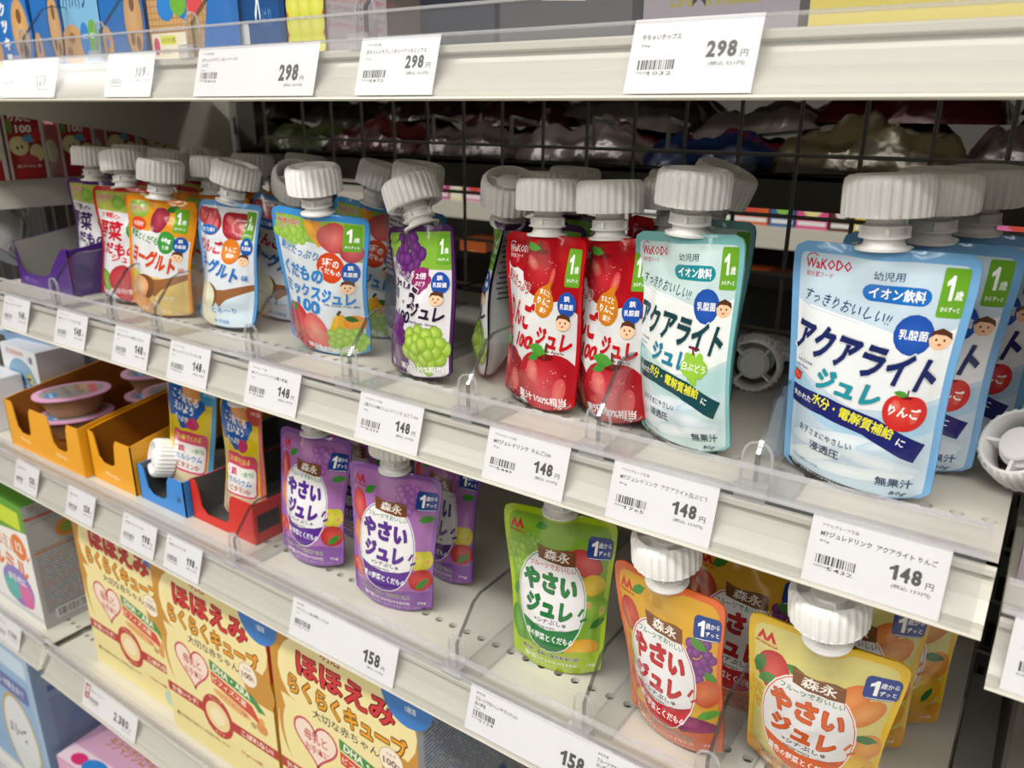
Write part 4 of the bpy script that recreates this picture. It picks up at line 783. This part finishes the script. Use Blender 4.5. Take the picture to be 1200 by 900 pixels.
for k, (x, y) in enumerate(((-1.006, .466), (-.990, .575))):
    g = empty('jelly_cup', label='jelly cup underneath the %s left cup of the orange tray' % ('upper' if k == 0 else 'rear'), cat='cup', group='jelly cups in the orange tray', M=L(x, y, -.4015 + .001) @ Matrix.Rotation(math.radians(-22), 4, 'Z'))
    link('cup', cupm, g); link('lid', lidm, g)

# ------------------------------------------------------------------ cartons
def carton(name, label, group, x, y, z, w_, d, h, front, side=None, top=None, base='ffffff', sidec=None, yaw=0, cat='box', lid=None, sart_right=True):
    m = MB(); b = .0006
    m.box(0, w_, 0, d, 0, h, base)
    if front: print_flat(m, front, Matrix.Identity(4), 1.5e-5, 4e-6)
    if side: print_flat(m, side, Matrix.Translation((w_, 0, 0)) @ Matrix.Rotation(math.pi / 2, 4, 'Z'), 1.5e-5, 4e-6)
    if top: print_flat(m, top, Matrix.Translation((0, 0, h)) @ Matrix.Rotation(-math.pi / 2, 4, 'X'), 1.5e-5, 4e-6)
    o = link(name, m.mesh(name, card), None, L(x, y, z + .0004) @ Matrix.Rotation(math.radians(yaw), 4, 'Z'))
    return tag(o, label, cat, group)
def heart(A, x, y, s, col, wd=None):
    p = [(x + s * 16 * math.sin(t) ** 3 / 16, y + s * (13 * math.cos(t) - 5 * math.cos(2 * t) - 2 * math.cos(3 * t) - math.cos(4 * t)) / 16) for t in np.linspace(0, 2 * math.pi, 36, endpoint=False)]
    (A.poly(p, col) if wd is None else A.line(p + [p[0]], wd, col))
def formula(W, H, extra=False):
    A = Art(); A.rect(0, 0, W, H, 'eee0a0')
    A.poly([(0, H), (0, 96), (4, 128), (10, 124), (18, 130), (30, 112), (W - 60, 124), (W - 20, 120), (W, 116), (W, H)], 'c68c2c')
    A.ell(W * .52, 184, W * .47, 60, 'f0e2a8'); A.ell(W * .55, 186, W * .45, 58, 'efe0a2'); A.ell(30, 108, 26, 44, 'c68c2c', 8); A.poly([(10, 152), (W * .8, 140), (W - 40, 116), (W * .5, 108), (20, 116)], 'efe0a4'); A.ell(36, 102, 27, 46, 'eee0a0', 8); A.ell(W - 20, 134, 24, 24, 'c68c2c'); A.rect(30, 20, W, 116, 'eee0a0')
    A.text('明治', 86, 224, 26, 13, 'a83430', .03); A.text('ほほえみ', 101, 198, 126, 29, 'c8202c', .10, rot=-1); A.text('らくらくキューブ', 100, 168, 154, 25, 'e89c1c', .08, rot=-2, out='8c4414', ow=.04)
    A.text('大切な赤ちゃんへ', 105, 147, 100, 11, '2a2438', .02, rot=-1)
    A.ell(157, 146, 15, 15, 'b89474'); A.ell(157, 146, 14.2, 14.2, 'f2e8d4'); A.text('100', 155, 144, 16, 8, '8a5a4c', .04); A.text('%', 165, 143, 5, 6, '8a5a4c', .02); A.text('ミルク', 157, 153, 12, 3.6, '8a5a4c', .02)
    heart(A, 56, 112, 30, 'f2dccc'); heart(A, 56, 112, 30, 'd84c68', 2.6); A.text('母乳と', 56, 117, 32, 13, 'd04c60', .04); A.text('お手本に', 57, 102, 34, 10, 'd04c60', .03)
    A.poly([(90, 136), (160, 122), (180, 106), (168, 104), (162, 110), (90, 123)], '3c8c44'); A.text('DHA・ARA', 126, 123, 62, 9, 'f0ecd8', .05, rot=-10)
    A.poly([(90, 121), (158, 107), (172, 86), (156, 92), (90, 106)], 'd0402c'); A.text('ビフィズス菌', 120, 108, 56, 8.5, 'f4e8d0', .05, rot=-10)
    A.ell(122, 92, 32, 6, 'e8b074', -9); A.text('フラクトオリゴ糖', 122, 92, 52, 5.6, 'c05030', .02, rot=-9)
    A.rect(0, 54, W, 67, 'b8242c'); A.text('計量いらず!', 32, 60.5, 48, 8, 'f6e8d0', .05); A.text('こぼれない!', W - 34, 60.5, 52, 8, 'f6e8d0', .05); A.ell(92, 60, 27, 28, 'b8242c'); A.ell(92, 60, 21, 19, 'ecd49c'); A.ell(92, 60, 13, 11, 'f2e4bc'); A.text('キューブ', 92, 83, 22, 4.6, 'f0d8a0', .02); A.text('タイプ', 92, 37, 18, 4, 'f0d8a0', .02)
    A.text('乳児用調製粉乳 原材料名はこの箱の側面に記載してあります', 62, 26, 92, 5, '8a7a50', .0); A.text('27g×16袋', 146, 32, 36, 6, 'c0503c', .02); A.text('4', 12, 26, 5, 8, '4a4030', .04); A.ell(W - 22, 84, 9, 7, 'd8904c'); A.ell(W - 22, 93, 5, 5, 'e0a050'); A.ell(W - 36, 82, 5, 4, 'b8a060'); A.ell(W - 18, 18, 15, 13, 'b8d0c4'); A.ell(W - 13, 13, 7, 8, 'dc8c7c')
    A.ell(W - 10, H - 18, 30, 32, '2a78c8'); A.text('0', W - 26, H - 14, 10, 11, 'f0f4f8', .05); A.text('ヶ月~', W - 14, H - 20, 14, 6, 'f0f4f8', .02); A.text('1歳頃', W - 6, H - 30, 12, 7, 'f0f4f8', .02)
    return A
FS = Art(); FS.rect(0, 0, 170, 236, 'c4c8d0'); gr = random.Random(5)
for k in range(52):
    y = 228 - k * 4.2; x = 8
    while x < 150: l = gr.uniform(4, 24); FS.rect(x, y, min(x + l, 160), y + 1.5, '5c7cac' if gr.random() < .6 else '8088a0'); x += l + 2
FS.rect(40, 30, 130, 60, '2c6cc0', 3); FS.text('つくりかた', 85, 45, 70, 16, 'f0f4f8', .04)
FG = 'pale yellow formula cartons'
SO = Art(); SO.rect(0, 0, 170, 236, 'b4341f'); SO.rect(0, 0, 170, 150, 'c68c2c')
for x0_, x1_, s, ex, yy in ((-.9505, -.7610, 'leftmost', 0, .411), (-.7590, -.5660, 'middle', 0, .399), (-.5602, -.3710, 'rightmost, under the wide 158 yen tag,', 1, .399)):
    W = (x1_ - x0_) * 1000; carton('formula_carton', '%s pale yellow formula carton with a pink heart mark' % s, FG, x0_, yy, D['B'], W / 1000, .165, .245, formula(W, 245, ex), FS if ex else SO, base='e8d898')
RB = Art(); RB.rect(0, 130, 60, 236, 'c03020'); RB.text('50', 30, 214, 44, 34, 'f0c848', .08); RB.text('袋増量', 30, 188, 40, 10, 'f4e8d0', .03)
# back row of formula cartons to the right: blue printed side seen through the gap
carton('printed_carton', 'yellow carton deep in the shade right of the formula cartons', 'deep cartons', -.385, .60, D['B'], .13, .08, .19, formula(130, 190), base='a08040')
# left white and green box
A = Art(); A.rect(0, 0, 200, 190, 'ecebe8'); A.poly([(0, 190), (200, 190), (200, 150), (120, 140), (0, 150)], '5c9c28'); A.rect(96, 150, 186, 178, 'c8d82c'); A.text('2', 60, 166, 18, 24, 'f4f4f0', .06); A.text('大豆のミルミル', 130, 118, 130, 26, 'e8742c', .06, rot=-4); A.text('ルミル', 130, 84, 100, 30, 'e8742c', .06, rot=-4); A.ell(168, 120, 20, 20, 'e07830'); A.text('12', 168, 120, 18, 16, 'f8e8d8', .06)
A.ell(140, 48, 44, 32, '8a78c0'); A.ell(120, 40, 22, 20, '5cb0ac'); A.ell(160, 38, 20, 20, 'd868a8'); A.text('からだに', 140, 60, 50, 12, 'f4f0f8', .04); A.rect(0, 8, 200, 14, 'd0d0d4')
B = Art(); B.rect(0, 0, 110, 190, 'a8a9ac'); B.rect(0, 168, 110, 172, 'c0442c'); B.rect(0, 116, 110, 118, 'c87834'); B.ell(55, 140, 18, 14, 'd8843c'); B.ell(55, 140, 12, 9, '8ca04c'); gr = random.Random(9)
for k in range(36):
    y = 184 - k * 4.6
    if 122 < y < 158: continue
    x = 6
    while x < 96: l = gr.uniform(4, 20); B.rect(x, y, min(x + l, 100), y + 1.4, ['7c7c84', '888890', 'a86c5c', '6c84a8'][gr.randrange(4)]); x += l + 2
B.rect(16, 10, 96, 26, 'c8c8ca'); [B.rect(20 + k * 2.1, 12, 20 + k * 2.1 + gr.choice((.7, 1.2)), 24, '2c2c30') for k in range(32)]
TP = Art(); TP.rect(0, 0, 200, 110, '4f8c20'); TP.rect(60, 30, 190, 60, 'b8c828'); TP.text('ひかりミルク', 120, 84, 100, 14, 'dce8c8', .04)
carton('milk_carton', 'white carton with orange lettering and green top at the left edge', 'left cartons', -1.262, .400, D['B'] + .006, .200, .110, .1835, A, B, TP, base='ecebe8')
A2 = Art(); A2.rect(0, 0, 180, 170, 'c8d8a0'); A2.rect(0, 110, 180, 170, '5c9c28')
carton('milk_carton', 'green topped carton at the left behind the white one', 'left cartons', -1.270, .520, D['B'] + .006, .19, .10, .17, A2, None, TP, base='5c9c28')
# first drink cartons
def drink(W, H):
    A = Art(); A.rect(0, 0, W, H, 'dcdfe4'); A.ell(W * .5, H * .48, W * .42, W * .42, '7ca4c4'); A.ell(W * .72, H * .62, 7, 7, 'c8b43c'); A.text('はじめて', W * .45, H * .56, W * .6, 13, '16306c', .06, rot=3); A.text('カルピス', W * .5, H * .42, W * .68, 14, '16306c', .08, rot=3); A.text('1歳', W * .82, H * .88, 12, 10, '28386c', .04); A.text('乳酸菌飲料', W * .4, H * .92, W * .5, 8, 'c07868', .02); A.rect(0, 0, W, 6, '8098b8'); return A
for x, y, s, w_ in ((-1.150, .452, 'front', .095), (-1.180, .535, 'second', .110), (-1.045 - .02, .64, 'rear', .05)):
    carton('drink_carton', 'white drink carton with blue disc, the %s one left of the orange trays' % s, 'white drink cartons', x, y, D['S'], w_, .06, .105, drink(w_ * 1000, 105), base='d0d4dc')
carton('drink_carton', 'flat white drink multipack lying on the front drink carton', 'white drink cartons', -1.19, .47, D['S'] + .1055, .12, .09, .022, drink(120, 22), base='c8d0dc', yaw=6)
carton('drink_carton', 'white drink carton at the far left edge beside the tray', 'white drink cartons', -1.20, .405, D['S'], .10, .045, .070, drink(100, 70), base='d4d8de')
# apple juice cartons standing in a row in depth
A = Art(); A.rect(0, 0, 44, 78, '8c181e'); A.rect(0, 0, 3, 78, 'b8b8b4'); A.rect(40, 0, 44, 78, 'c4c0bc'); A.text('りんご', 20, 69, 26, 8, 'e8e0dc', .05); A.text('100', 22, 57, 18, 9, 'e8e0dc', .05); A.ell(14, 38, 11, 11, 'd0c490', 0, 'dcd4a8'); A.ell(12, 36, 1.4, 2.4, '4a3020'); A.ell(17, 37, 1.4, 2.4, '4a3020'); A.ell(33, 30, 8, 10, 'd0c490'); A.ell(27, 46, 8, 4.5, '5c9cc0'); A.ell(35, 50, 6, 7, 'b83030'); A.ell(22, 22, 12, 6, 'b04048'); A.rect(7, 4, 37, 12, 'a82028', 3); A.text('果汁100% 鉄', 22, 15, 28, 4, 'e8d0c8', .03); A.ell(7, 60, 3, 9, '5c8c34')
F = Art(); F.rect(0, 0, 44, 78, '8c1c20'); F.text('りんご', 22, 66, 30, 9, 'd8d0cc', .05); F.ell(22, 30, 14, 14, 'c8bc8c')
for k, (y, s) in enumerate(((.404, 'cut by the left edge'), (.4515, 'largest and fully in view'), (.5125, 'second from the front'), (.5700, 'third, half hidden by the bracket'), (.627, 'fourth, mostly hidden'))):
    carton('juice_carton', 'dark red apple juice carton %s' % s, 'apple juice cartons', X0 - .046, y, -.0805, .044, 0.0455, .078, F, A, base='8a8884')
# top shelf goods
def cookies(W, H, c1, c2, t, gaze=False):
    A = Art(); A.rect(0, 0, W, H, c1); A.ell(W * .78, 34, W * .26, 40, c2); A.ell(W * .78, 36, W * .2, 30, 'c89860', 0, 'd8ac74'); A.ell(W * .78, 50, W * .06, 7, '7a5430'); A.ell(W * .72, 22, W * .05, 6, '7a5430'); A.ell(W * .84, 18, W * .05, 6, '7a5430'); A.ell(W * .1, 18, W * .14, 16, 'c89860'); A.ell(W * .1, 20, W * .05, 5, c1)
    for k, ch in enumerate(t): A.text(ch, W * .40, H - 12 - k * 16, 12, 12 if ch != 'ー' else 10, 'f0f4f8', .07, rot=90 if ch == 'ー' else 0)
    return A
B1 = '1f6cb8'
z = D['T']; TG = 'cookie boxes on the top shelf'; bs = Art(); bs.rect(0, 0, 60, 120, '1c5ca4'); bs.ell(30, 30, 16, 28, 'b88c54'); bs.ell(30, 30, 5, 7, '6c4c2c')
carton('cookie_box', 'blue box with white katakana at the top left corner', TG, -.960, .43, z, .083, .05, .12, cookies(83, 70, B1, '2a78c4', 'クッキー'), bs, base=B1)
carton('cookie_box', 'blue cookie box second from the left on the top shelf', TG, -.869, .43, z, .052, .05, .12, cookies(52, 70, B1, '17569c', ''), bs, base=B1)
A = Art(); A.rect(0, 0, 62, 120, '7cb4d8'); A.ell(12, 18, 20, 20, 'c89c6c'); A.ell(12, 26, 5, 5, '9a6c40'); A.ell(4, 14, 5, 5, '9a6c40'); A.ell(34, 24, 8, 15, '3880c4'); A.text('たまご', 34, 27, 10, 5, 'e8f0f8', .02); A.ell(48, 26, 8, 15, '6ca844'); A.text('国産', 48, 27, 9, 5, 'e8f0e8', .02); A.text('ハイハイン', 24, 60, 40, 18, '1c3c74', .05, rot=-4)
carton('cookie_box', 'pale blue biscuit box with green and blue ovals', TG, -.812, .43, z, .060, .05, .12, A, bs, base='7cb4d8')
carton('cookie_box', 'blue cookie box just left of the waffle print box', TG, -.748, .43, z, .066, .05, .12, cookies(66, 70, B1, '2468b0', ''), bs, base=B1)
A = Art(); A.rect(0, 0, 120, 120, 'c8a06c')
for k in range(24): A.line([(k * 5, 0), (k * 5, 120)], .7, 'a87c48'); A.line([(0, k * 5), (120, k * 5)], .7, 'a87c48')
A.poly([(70, 0), (120, 0), (120, 120), (104, 120), (78, 30)], '2474c4'); A.poly([(20, 120), (34, 40), (52, 32), (60, 60), (70, 120)], '2474c4'); A.ell(26, 44, 12, 11, '2c80cc'); A.ell(44, 46, 11, 10, '6cac3c'); A.ell(66, 44, 10, 9, 'd04c50'); A.rect(2, 4, 52, 24, 'f0e8d0', 1.5); A.rect(14, 15, 36, 22, 'e0e03c', 1); A.text('のどつまり注意', 25, 18.5, 19, 4, '4c4020', .02); A.ell(8, 14, 4.5, 7, 'd04870'); A.text('必ず見守ってください', 32, 9.5, 34, 4, 'b06070', .02); A.rect(86, 3, 116, 12, '4a90d4'); A.text('卵・乳不使用', 101, 7.5, 26, 5, 'f0f4f8', .03)
S_ = Art(); S_.rect(0, 0, 50, 120, '145a94'); S_.text('ース', 34, 40, 12, 40, 'e0e8f0', .06); S_.rect(8, 6, 20, 24, 'd8dce0', 3); S_.rect(44, 0, 50, 120, 'b08c58')
carton('wafer_box', 'waffle print and blue wafer box on the top shelf', TG, -.6740, .43, z, .112, .05, .12, A, S_, base='2474c4')
A = Art(); A.rect(0, 0, 50, 120, '144c88'); A.text('ース', 22, 46, 14, 40, 'e0e8f0', .06); A.rect(4, 8, 14, 26, 'd8dce0', 2); A.text('はり', 36, 30, 10, 12, '4c84b8', .02)
carton('wafer_box', 'dark blue box right of the waffle print box', TG, -.5600, .432, z, .056, .05, .12, A, None, base='123c70')
A = Art(); A.rect(0, 0, 40, 120, 'a85c44'); [A.ell(8 + 12 * (k % 3), 10 + 13 * (k // 3), 8, 9, 'c8cc3c', 0, 'e0dc70') for k in range(12)]
carton('snack_box', 'brown packet printed with yellow rings on the top shelf', TG, -.5020, .432, z, .032, .05, .12, A, None, base='984c38')
A = Art(); A.rect(0, 0, 80, 120, '9c9498'); [A.text('召し上がりかたとご注意をよくお読みください', 40, 18 + k * 5.5, 66, 3.4, '9c4450' if k % 3 == 0 else '64585c', .01, rot=-8) for k in range(8)]
carton('snack_box', 'grey packet covered in small red print on the top shelf', TG, -.4680, .434, z, .060, .05, .12, A, None, base='8c8488')
A = Art(); A.rect(0, 0, 90, 120, '1c2030'); A.text('EDO', 60, 44, 34, 16, '0c1020', .06); A.rect(0, 0, 30, 90, '4c4038'); 
carton('snack_box', 'near black packet in the middle of the top shelf', TG, -.4040, .434, z, .090, .05, .12, A, None, base='1a1c28')
A = Art(); A.rect(0, 0, 90, 120, '3c3c40'); A.poly([(10, 120), (30, 26), (60, 24), (80, 60), (90, 120)], 'dcd8d4'); A.text('950', 68, 32, 12, 6, '3c3c40', .05)
carton('snack_box', 'dark packet with a white and pink patch on the top shelf', TG, -.3100, .434, z, .090, .05, .12, A, None, base='3c3c40')
for k, (x, w_, c, s) in enumerate(((-.214, .085, '88828c', 'lilac grey'), (-.124, .10, 'c8b848', 'mustard yellow'), (-.020, .10, 'd0c468', 'pale yellow'), (.084, .10, 'c4b850', 'dull yellow'))):
    A = Art(); A.rect(0, 0, w_ * 1000, 110, c); A.text('SMILE', 40, 22, 50, 10, '8c8440', .04)
    carton('snack_box', '%s packet near the upper right corner on the top shelf' % s, TG, x, .436, z, w_ - .003, .05, .11, A, None, base=c)
# bottom left
A = Art(); A.rect(0, 0, 300, 260, '8cb0d8'); A.rect(120, 170, 290, 205, '5464a8', 8); A.text('新生児から お誕生まで', 205, 187, 140, 16, 'e8ecf4', .04); A.ell(230, 80, 60, 90, 'b8a468'); A.ell(230, 80, 53, 82, 'dce0e4'); A.text('メリーズ', 220, 90, 60, 30, '2c3040', .05); A.ell(282, 24, 22, 20, '6c9cd0'); A.rect(0, 225, 300, 260, 'c4d8ec')
B = Art(); B.rect(0, 0, 140, 260, '7c94b4'); B.rect(20, 200, 100, 212, '3c50a0'); gr = random.Random(4)
for k in range(30): B.rect(20, 186 - k * 5, 20 + gr.uniform(60, 110), 188 - k * 5, '5c6c88')
T_ = Art(); T_.rect(0, 0, 300, 140, 'c8dcf0'); T_.rect(160, 20, 290, 34, '3c58a8'); T_.text('テープタイプ', 220, 80, 120, 24, '4c78c0', .05)
carton('nappy_pack', 'pale blue wrapped pack in the lower left corner', 'packs at the bottom left', -1.490, .405, -1.068, .315, .16, .282, A, B, T_, base='9cb8d8')
g = np.random.RandomState(2); m = MB(); nx, ny = 16, 24; v = []
for j in range(ny + 1):
    for i in range(nx + 1):
        s_, t_ = i / nx, j / ny; v.append((.022 * math.sin(math.pi * s_) + .003 * g.rand() + .05 * t_ * s_ * 0, s_ * .15, t_ * .25 + .002 * g.rand()))
m.add(v, [(j * (nx + 1) + i, j * (nx + 1) + i + 1, (j + 1) * (nx + 1) + i + 1, (j + 1) * (nx + 1) + i) for j in range(ny) for i in range(nx)], 'ffffff', smooth=True)
o = link('plastic_wrap', m.mesh('plastic_wrap', wrap), None, L(-1.172, .410, -1.065)); tag(o, 'crinkled clear plastic wrap bulging from the side of the pale blue pack', 'plastic wrap')
A = Art(); A.rect(0, 0, 190, 90, 'e0a8cc'); A.ell(60, 60, 18, 14, 'c82c6c'); A.ell(100, 50, 30, 22, '2c7cc8'); A.text('葉酸', 100, 50, 40, 18, 'e8f0f8', .05)
T_ = Art(); T_.rect(0, 0, 190, 120, 'c89cb8'); T_.rect(0, 0, 190, 30, 'dcc8d4'); T_.ell(40, 14, 18, 10, 'c82c6c'); T_.ell(80, 14, 28, 14, '2c7cc8'); T_.text('ラクマグシロップ', 110, 62, 130, 20, 'b0784c', .05); T_.text('ママのやさしさ', 130, 92, 100, 14, '8c5c84', .03); T_.rect(120, 4, 186, 12, '3c6cb0'); T_.rect(120, 14, 186, 26, '8ca054')
carton('pink_carton', 'pink carton with blue oval lying at the bottom left', 'packs at the bottom left', -1.160, .412, -1.068, .185, .125, .095, A, None, T_, base='d8a0c4', yaw=4)
m = MB()
gr = random.Random(8)
for k in range(26):
    a = gr.uniform(0, 6.28); r = gr.uniform(0, .05); m.lathe([(.0001, -.012), (.009, -.008), (.012, 0), (.009, .008), (.0001, .012)], 'a8143c', 8, Matrix.Translation((r * math.cos(a), .5 * r * math.sin(a), .02 + gr.uniform(0, .16))))
o = link('red_netting_pack', m.mesh('red_netting_pack', card), None, L(-1.03, .585, -1.067)); tag(o, 'crimson knobbly pack in the shade behind the pink carton', 'pack')
# right bay pack
A = Art(); A.rect(0, 0, 110, 190, 'c86c94'); A.poly([(0, 0), (110, 0), (110, 44), (0, 44)], '9a8c94'); A.ell(34, 58, 26, 26, 'f0eeee'); A.ell(34, 58, 23, 23, '6cb4a8'); A.text('新発売', 32, 58, 34, 14, '1c2c50', .06); A.poly([(0, 190), (60, 190), (0, 120)], 'e0dcdc'); A.text('ma ma', 24, 26, 36, 8, 'f0f0f0', .04)
carton('diaper_pack', 'pink and grey pack with a mint round mark at the right edge', 'right packs', .0130, .418, -.2175, .14, .022, .062 + .03, A, None, base='b888a0')
PART4 = 1
# ------------------------------------------------------------------ the other side of the gondola and the far aisle
m = MB(); m.box(-2.0, .8, .765, 1.12, -.059, -.055); m.box(-2.0, .8, .765, .770, -.086, -.055); m.box(-2.0, .8, 1.10, 1.125, -.090, -.045); o = link('shelf', m.mesh('rear_shelf', upright), None, L(0, 0, 0)); tag(o, 'shelf of the aisle behind, seen through the wire grid', 'shelf')
m = MB(); m.box(-2.0, .8, .79, 1.12, -.32, -.30); o = link('shelf', m.mesh('rear_shelf', upright), None, L(0, 0, 0)); tag(o, 'lower dark shelf of the aisle behind the wire grid', 'shelf')
def bag(label, x, y, z, w_, d, h, cols, seed, yaw=0, tilt=0):
    g = np.random.RandomState(seed); n1, n2 = 28, 18; v = []; c = []
    ph = g.rand(8) * 6
    for j in range(n2 + 1):
        for i in range(n1 + 1):
            s_, t_ = i / n1 * 2 - 1, j / n2 * 2 - 1; k = ((1 - s_ ** 4) * (1 - t_ ** 4)) ** .6; cols = cols; v.append((s_ * w_ / 2, t_ * d / 2, h * k * (.85 + .16 * math.sin(6 * s_ + ph[0] + 3 * t_) + .12 * math.sin(11 * t_ - 5 * s_ + ph[1]) + .07 * math.sin(17 * s_ + 9 * t_ + ph[2])) + .001))
            c.append(tuple(.2 * q_ for q_ in lin(cols[int((t_ + 1) / 2 * len(cols) * .999 + (.25 if g.rand() < .2 else 0)) % len(cols)])))  # print colours scaled down, putting the dimness behind the grid into them
    m = MB(); f = [(j * (n1 + 1) + i, j * (n1 + 1) + i + 1, (j + 1) * (n1 + 1) + i + 1, (j + 1) * (n1 + 1) + i) for j in range(n2) for i in range(n1)]
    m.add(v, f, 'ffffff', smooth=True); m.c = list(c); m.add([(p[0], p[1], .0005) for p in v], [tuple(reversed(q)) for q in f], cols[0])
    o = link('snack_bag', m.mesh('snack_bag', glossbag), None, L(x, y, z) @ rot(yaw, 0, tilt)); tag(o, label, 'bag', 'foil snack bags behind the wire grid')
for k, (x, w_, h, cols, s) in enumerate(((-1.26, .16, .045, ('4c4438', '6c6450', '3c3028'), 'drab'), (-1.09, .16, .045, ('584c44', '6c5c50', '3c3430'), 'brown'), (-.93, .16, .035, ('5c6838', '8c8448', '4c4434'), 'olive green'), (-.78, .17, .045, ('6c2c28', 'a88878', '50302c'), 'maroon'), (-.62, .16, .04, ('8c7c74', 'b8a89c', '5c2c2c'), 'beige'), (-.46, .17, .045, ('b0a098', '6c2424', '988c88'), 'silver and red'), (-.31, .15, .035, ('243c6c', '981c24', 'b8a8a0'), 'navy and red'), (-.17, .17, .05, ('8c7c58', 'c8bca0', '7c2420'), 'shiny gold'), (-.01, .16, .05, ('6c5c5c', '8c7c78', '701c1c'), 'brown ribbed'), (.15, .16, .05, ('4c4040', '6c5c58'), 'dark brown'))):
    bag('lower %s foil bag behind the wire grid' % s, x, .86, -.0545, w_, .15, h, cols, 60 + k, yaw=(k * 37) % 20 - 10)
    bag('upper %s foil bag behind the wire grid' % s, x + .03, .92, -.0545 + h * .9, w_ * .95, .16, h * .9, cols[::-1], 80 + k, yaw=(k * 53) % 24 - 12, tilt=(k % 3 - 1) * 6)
for k in range(9):
    x = -1.7 + k * .27; c = ['2c2826', '3a302c', '262a30'][k % 3]  # stand for unlit goods, the shade is put into these near-black colours
    carton('shaded_carton', 'dark carton on the lower shelf behind the grid, %s' % ['at the far left end', 'second from the left', 'third from the left', 'fourth from the left', 'in the middle', 'fourth from the right', 'third from the right', 'second from the right', 'at the right end'][k], 'cartons coloured as if in shade behind the grid', x, .80, -.2995, .24, .07, .115 + .008 * (k % 3), None, base=c)
m = MB(); m.box(-2.0, .8, .765, 1.12, .085, .089); m.box(-2.0, .8, .765, .770, .06, .085); o = link('shelf', m.mesh('rear_shelf', upright), None, L(0, 0, 0)); tag(o, 'unseen upper shelf of the aisle behind, added to shade the foil bags', 'shelf')  # unseen deck added to keep lamp light off the bags
# hooks on the grid
m = MB(); m.tube((0, 0, 0), (0, -.045, .006), .0022, n=6); m.tube((0, -.045, .006), (0, -.045, -.02), .0022, n=6); HK = m.mesh('hook', mat('hook_wire', 'b8b8b4', .35, metal=.6))
for x, s in ((-.595, 'left'), (-.49, 'second'), (-.393, 'third'), (-.315, 'fourth')):
    o = link('wire_hook', HK, None, L(x, .752, -.012)); tag(o, 'small bright wire hook behind the grid, %s of the row' % s, 'hook', 'small wire hooks behind the grid')
# far aisle rack
root = empty('far_rack', (-2.6, 2.0, 0), 'pale shelf rack across the aisle behind, seen through the gap', 'rack')
m = MB(); m.box(0, 4.2, .35, .37, 0, 2.3, 'e0e0dc'); link('back_panel', m.mesh('back_panel', mat('rack_panel', '56544f', .6)), root)
for z in (.70, .95, 1.182):
    m = MB(); m.box(0, 4.2, 0, .35, z - .02, z); m.box(0, 4.2, -.02, 0, z - .05, z + .002); link('rack_shelf', m.mesh('rack_shelf', enamel), root)
PAL = [('magenta', 'd040a0'), ('lilac', 'b088d0'), ('white', 'e4e4e4'), ('pink', 'e870b0'), ('magenta', 'd040a0'), ('cream', 'ece0b0'), ('pink', 'e08cb8'), ('violet', '9c54b8'), ('white', 'e8e8ec'), ('rose', 'd85c7c'), ('pale blue', 'a8c8d8'), ('white', 'd8dcd8'), ('dark brown', '3c2c28'), ('pink', 'd878a0'), ('charcoal', '303030'), ('green', '4cb430'), ('tan', 'c89c70'), ('green', '58c83c'), ('orange', 'd8642c'), ('blue', '3c6cac'), ('pink', 'e05c94'), ('brown', '5c2c1c'), ('yellow', 'dcc42c'), ('light blue', '94b0dc'), ('royal blue', '2c3ca0'), ('violet', '7868c8'), ('pink', 'e078ac'), ('rust', 'a85438'), ('teal', '308c8c'), ('white', 'dcdcdc')]
x = -2.0
for k, (n, c) in enumerate(PAL):
    w_ = [.075, .05, .09, .06][k % 4]; p = PAL[k - 1][0] if k else 'none'; q = PAL[k + 1][0] if k + 1 < len(PAL) else 'none'
    A = Art(); A.rect(0, 0, w_ * 1000, 90, c); A.ell(w_ * 500, 50, w_ * 300, 22, ['f0e8a0', 'e8e8e8', 'd85040', '90c850'][k % 4]); A.rect(4, 8, w_ * 1000 - 4, 18, 'f4f4f4')
    carton('far_carton', ('%s carton on the far rack between a %s and a %s one' % (n, p, q)) if k and k + 1 < len(PAL) else '%s carton at the %s end of the far rack row' % (n, 'left' if not k else 'right'), 'small cartons on the far rack', x, 2.01, 1.182 - HZ, w_ - .004, .12, .085 + .010 * (k % 3), A, None, base=c); x += w_ + .004
x = -1.6
for k in range(16):
    n, c = [('orange', 'c86428'), ('brown', '6c3c28'), ('pink', 'c87890'), ('tan', 'b88c5c')][k % 4]
    A = Art(); A.rect(0, 0, 104, 90, c); A.ell(50, 50, 34, 24, 'e8d8b8')
    carton('far_carton', '%s carton on the lower far rack shelf, number %s from the left' % (n, ['one', 'two', 'three', 'four', 'five', 'six', 'seven', 'eight', 'nine', 'ten', 'eleven', 'twelve', 'thirteen', 'fourteen', 'fifteen', 'sixteen'][k]), 'cartons on the lower far rack shelf', x, 2.02, .95 - HZ, .104, .12, .11, A, None, base=c); x += .11
# room shell
m = MB(); m.box(-6, 4, -4, 5, -.05, 0); tag(link('floor', m.mesh('floor', vinyl)), 'pale vinyl shop floor', kind='structure')
m = MB(); m.box(-6, 4, -4, 5, 2.9, 2.95); tag(link('ceiling', m.mesh('ceiling', ceilm)), 'white ceiling', kind='structure')
m = MB(); m.box(-6, 4, 5, 5.05, 0, 2.95); tag(link('wall_back', m.mesh('wall', ceilm)), 'pale shop wall', kind='structure')
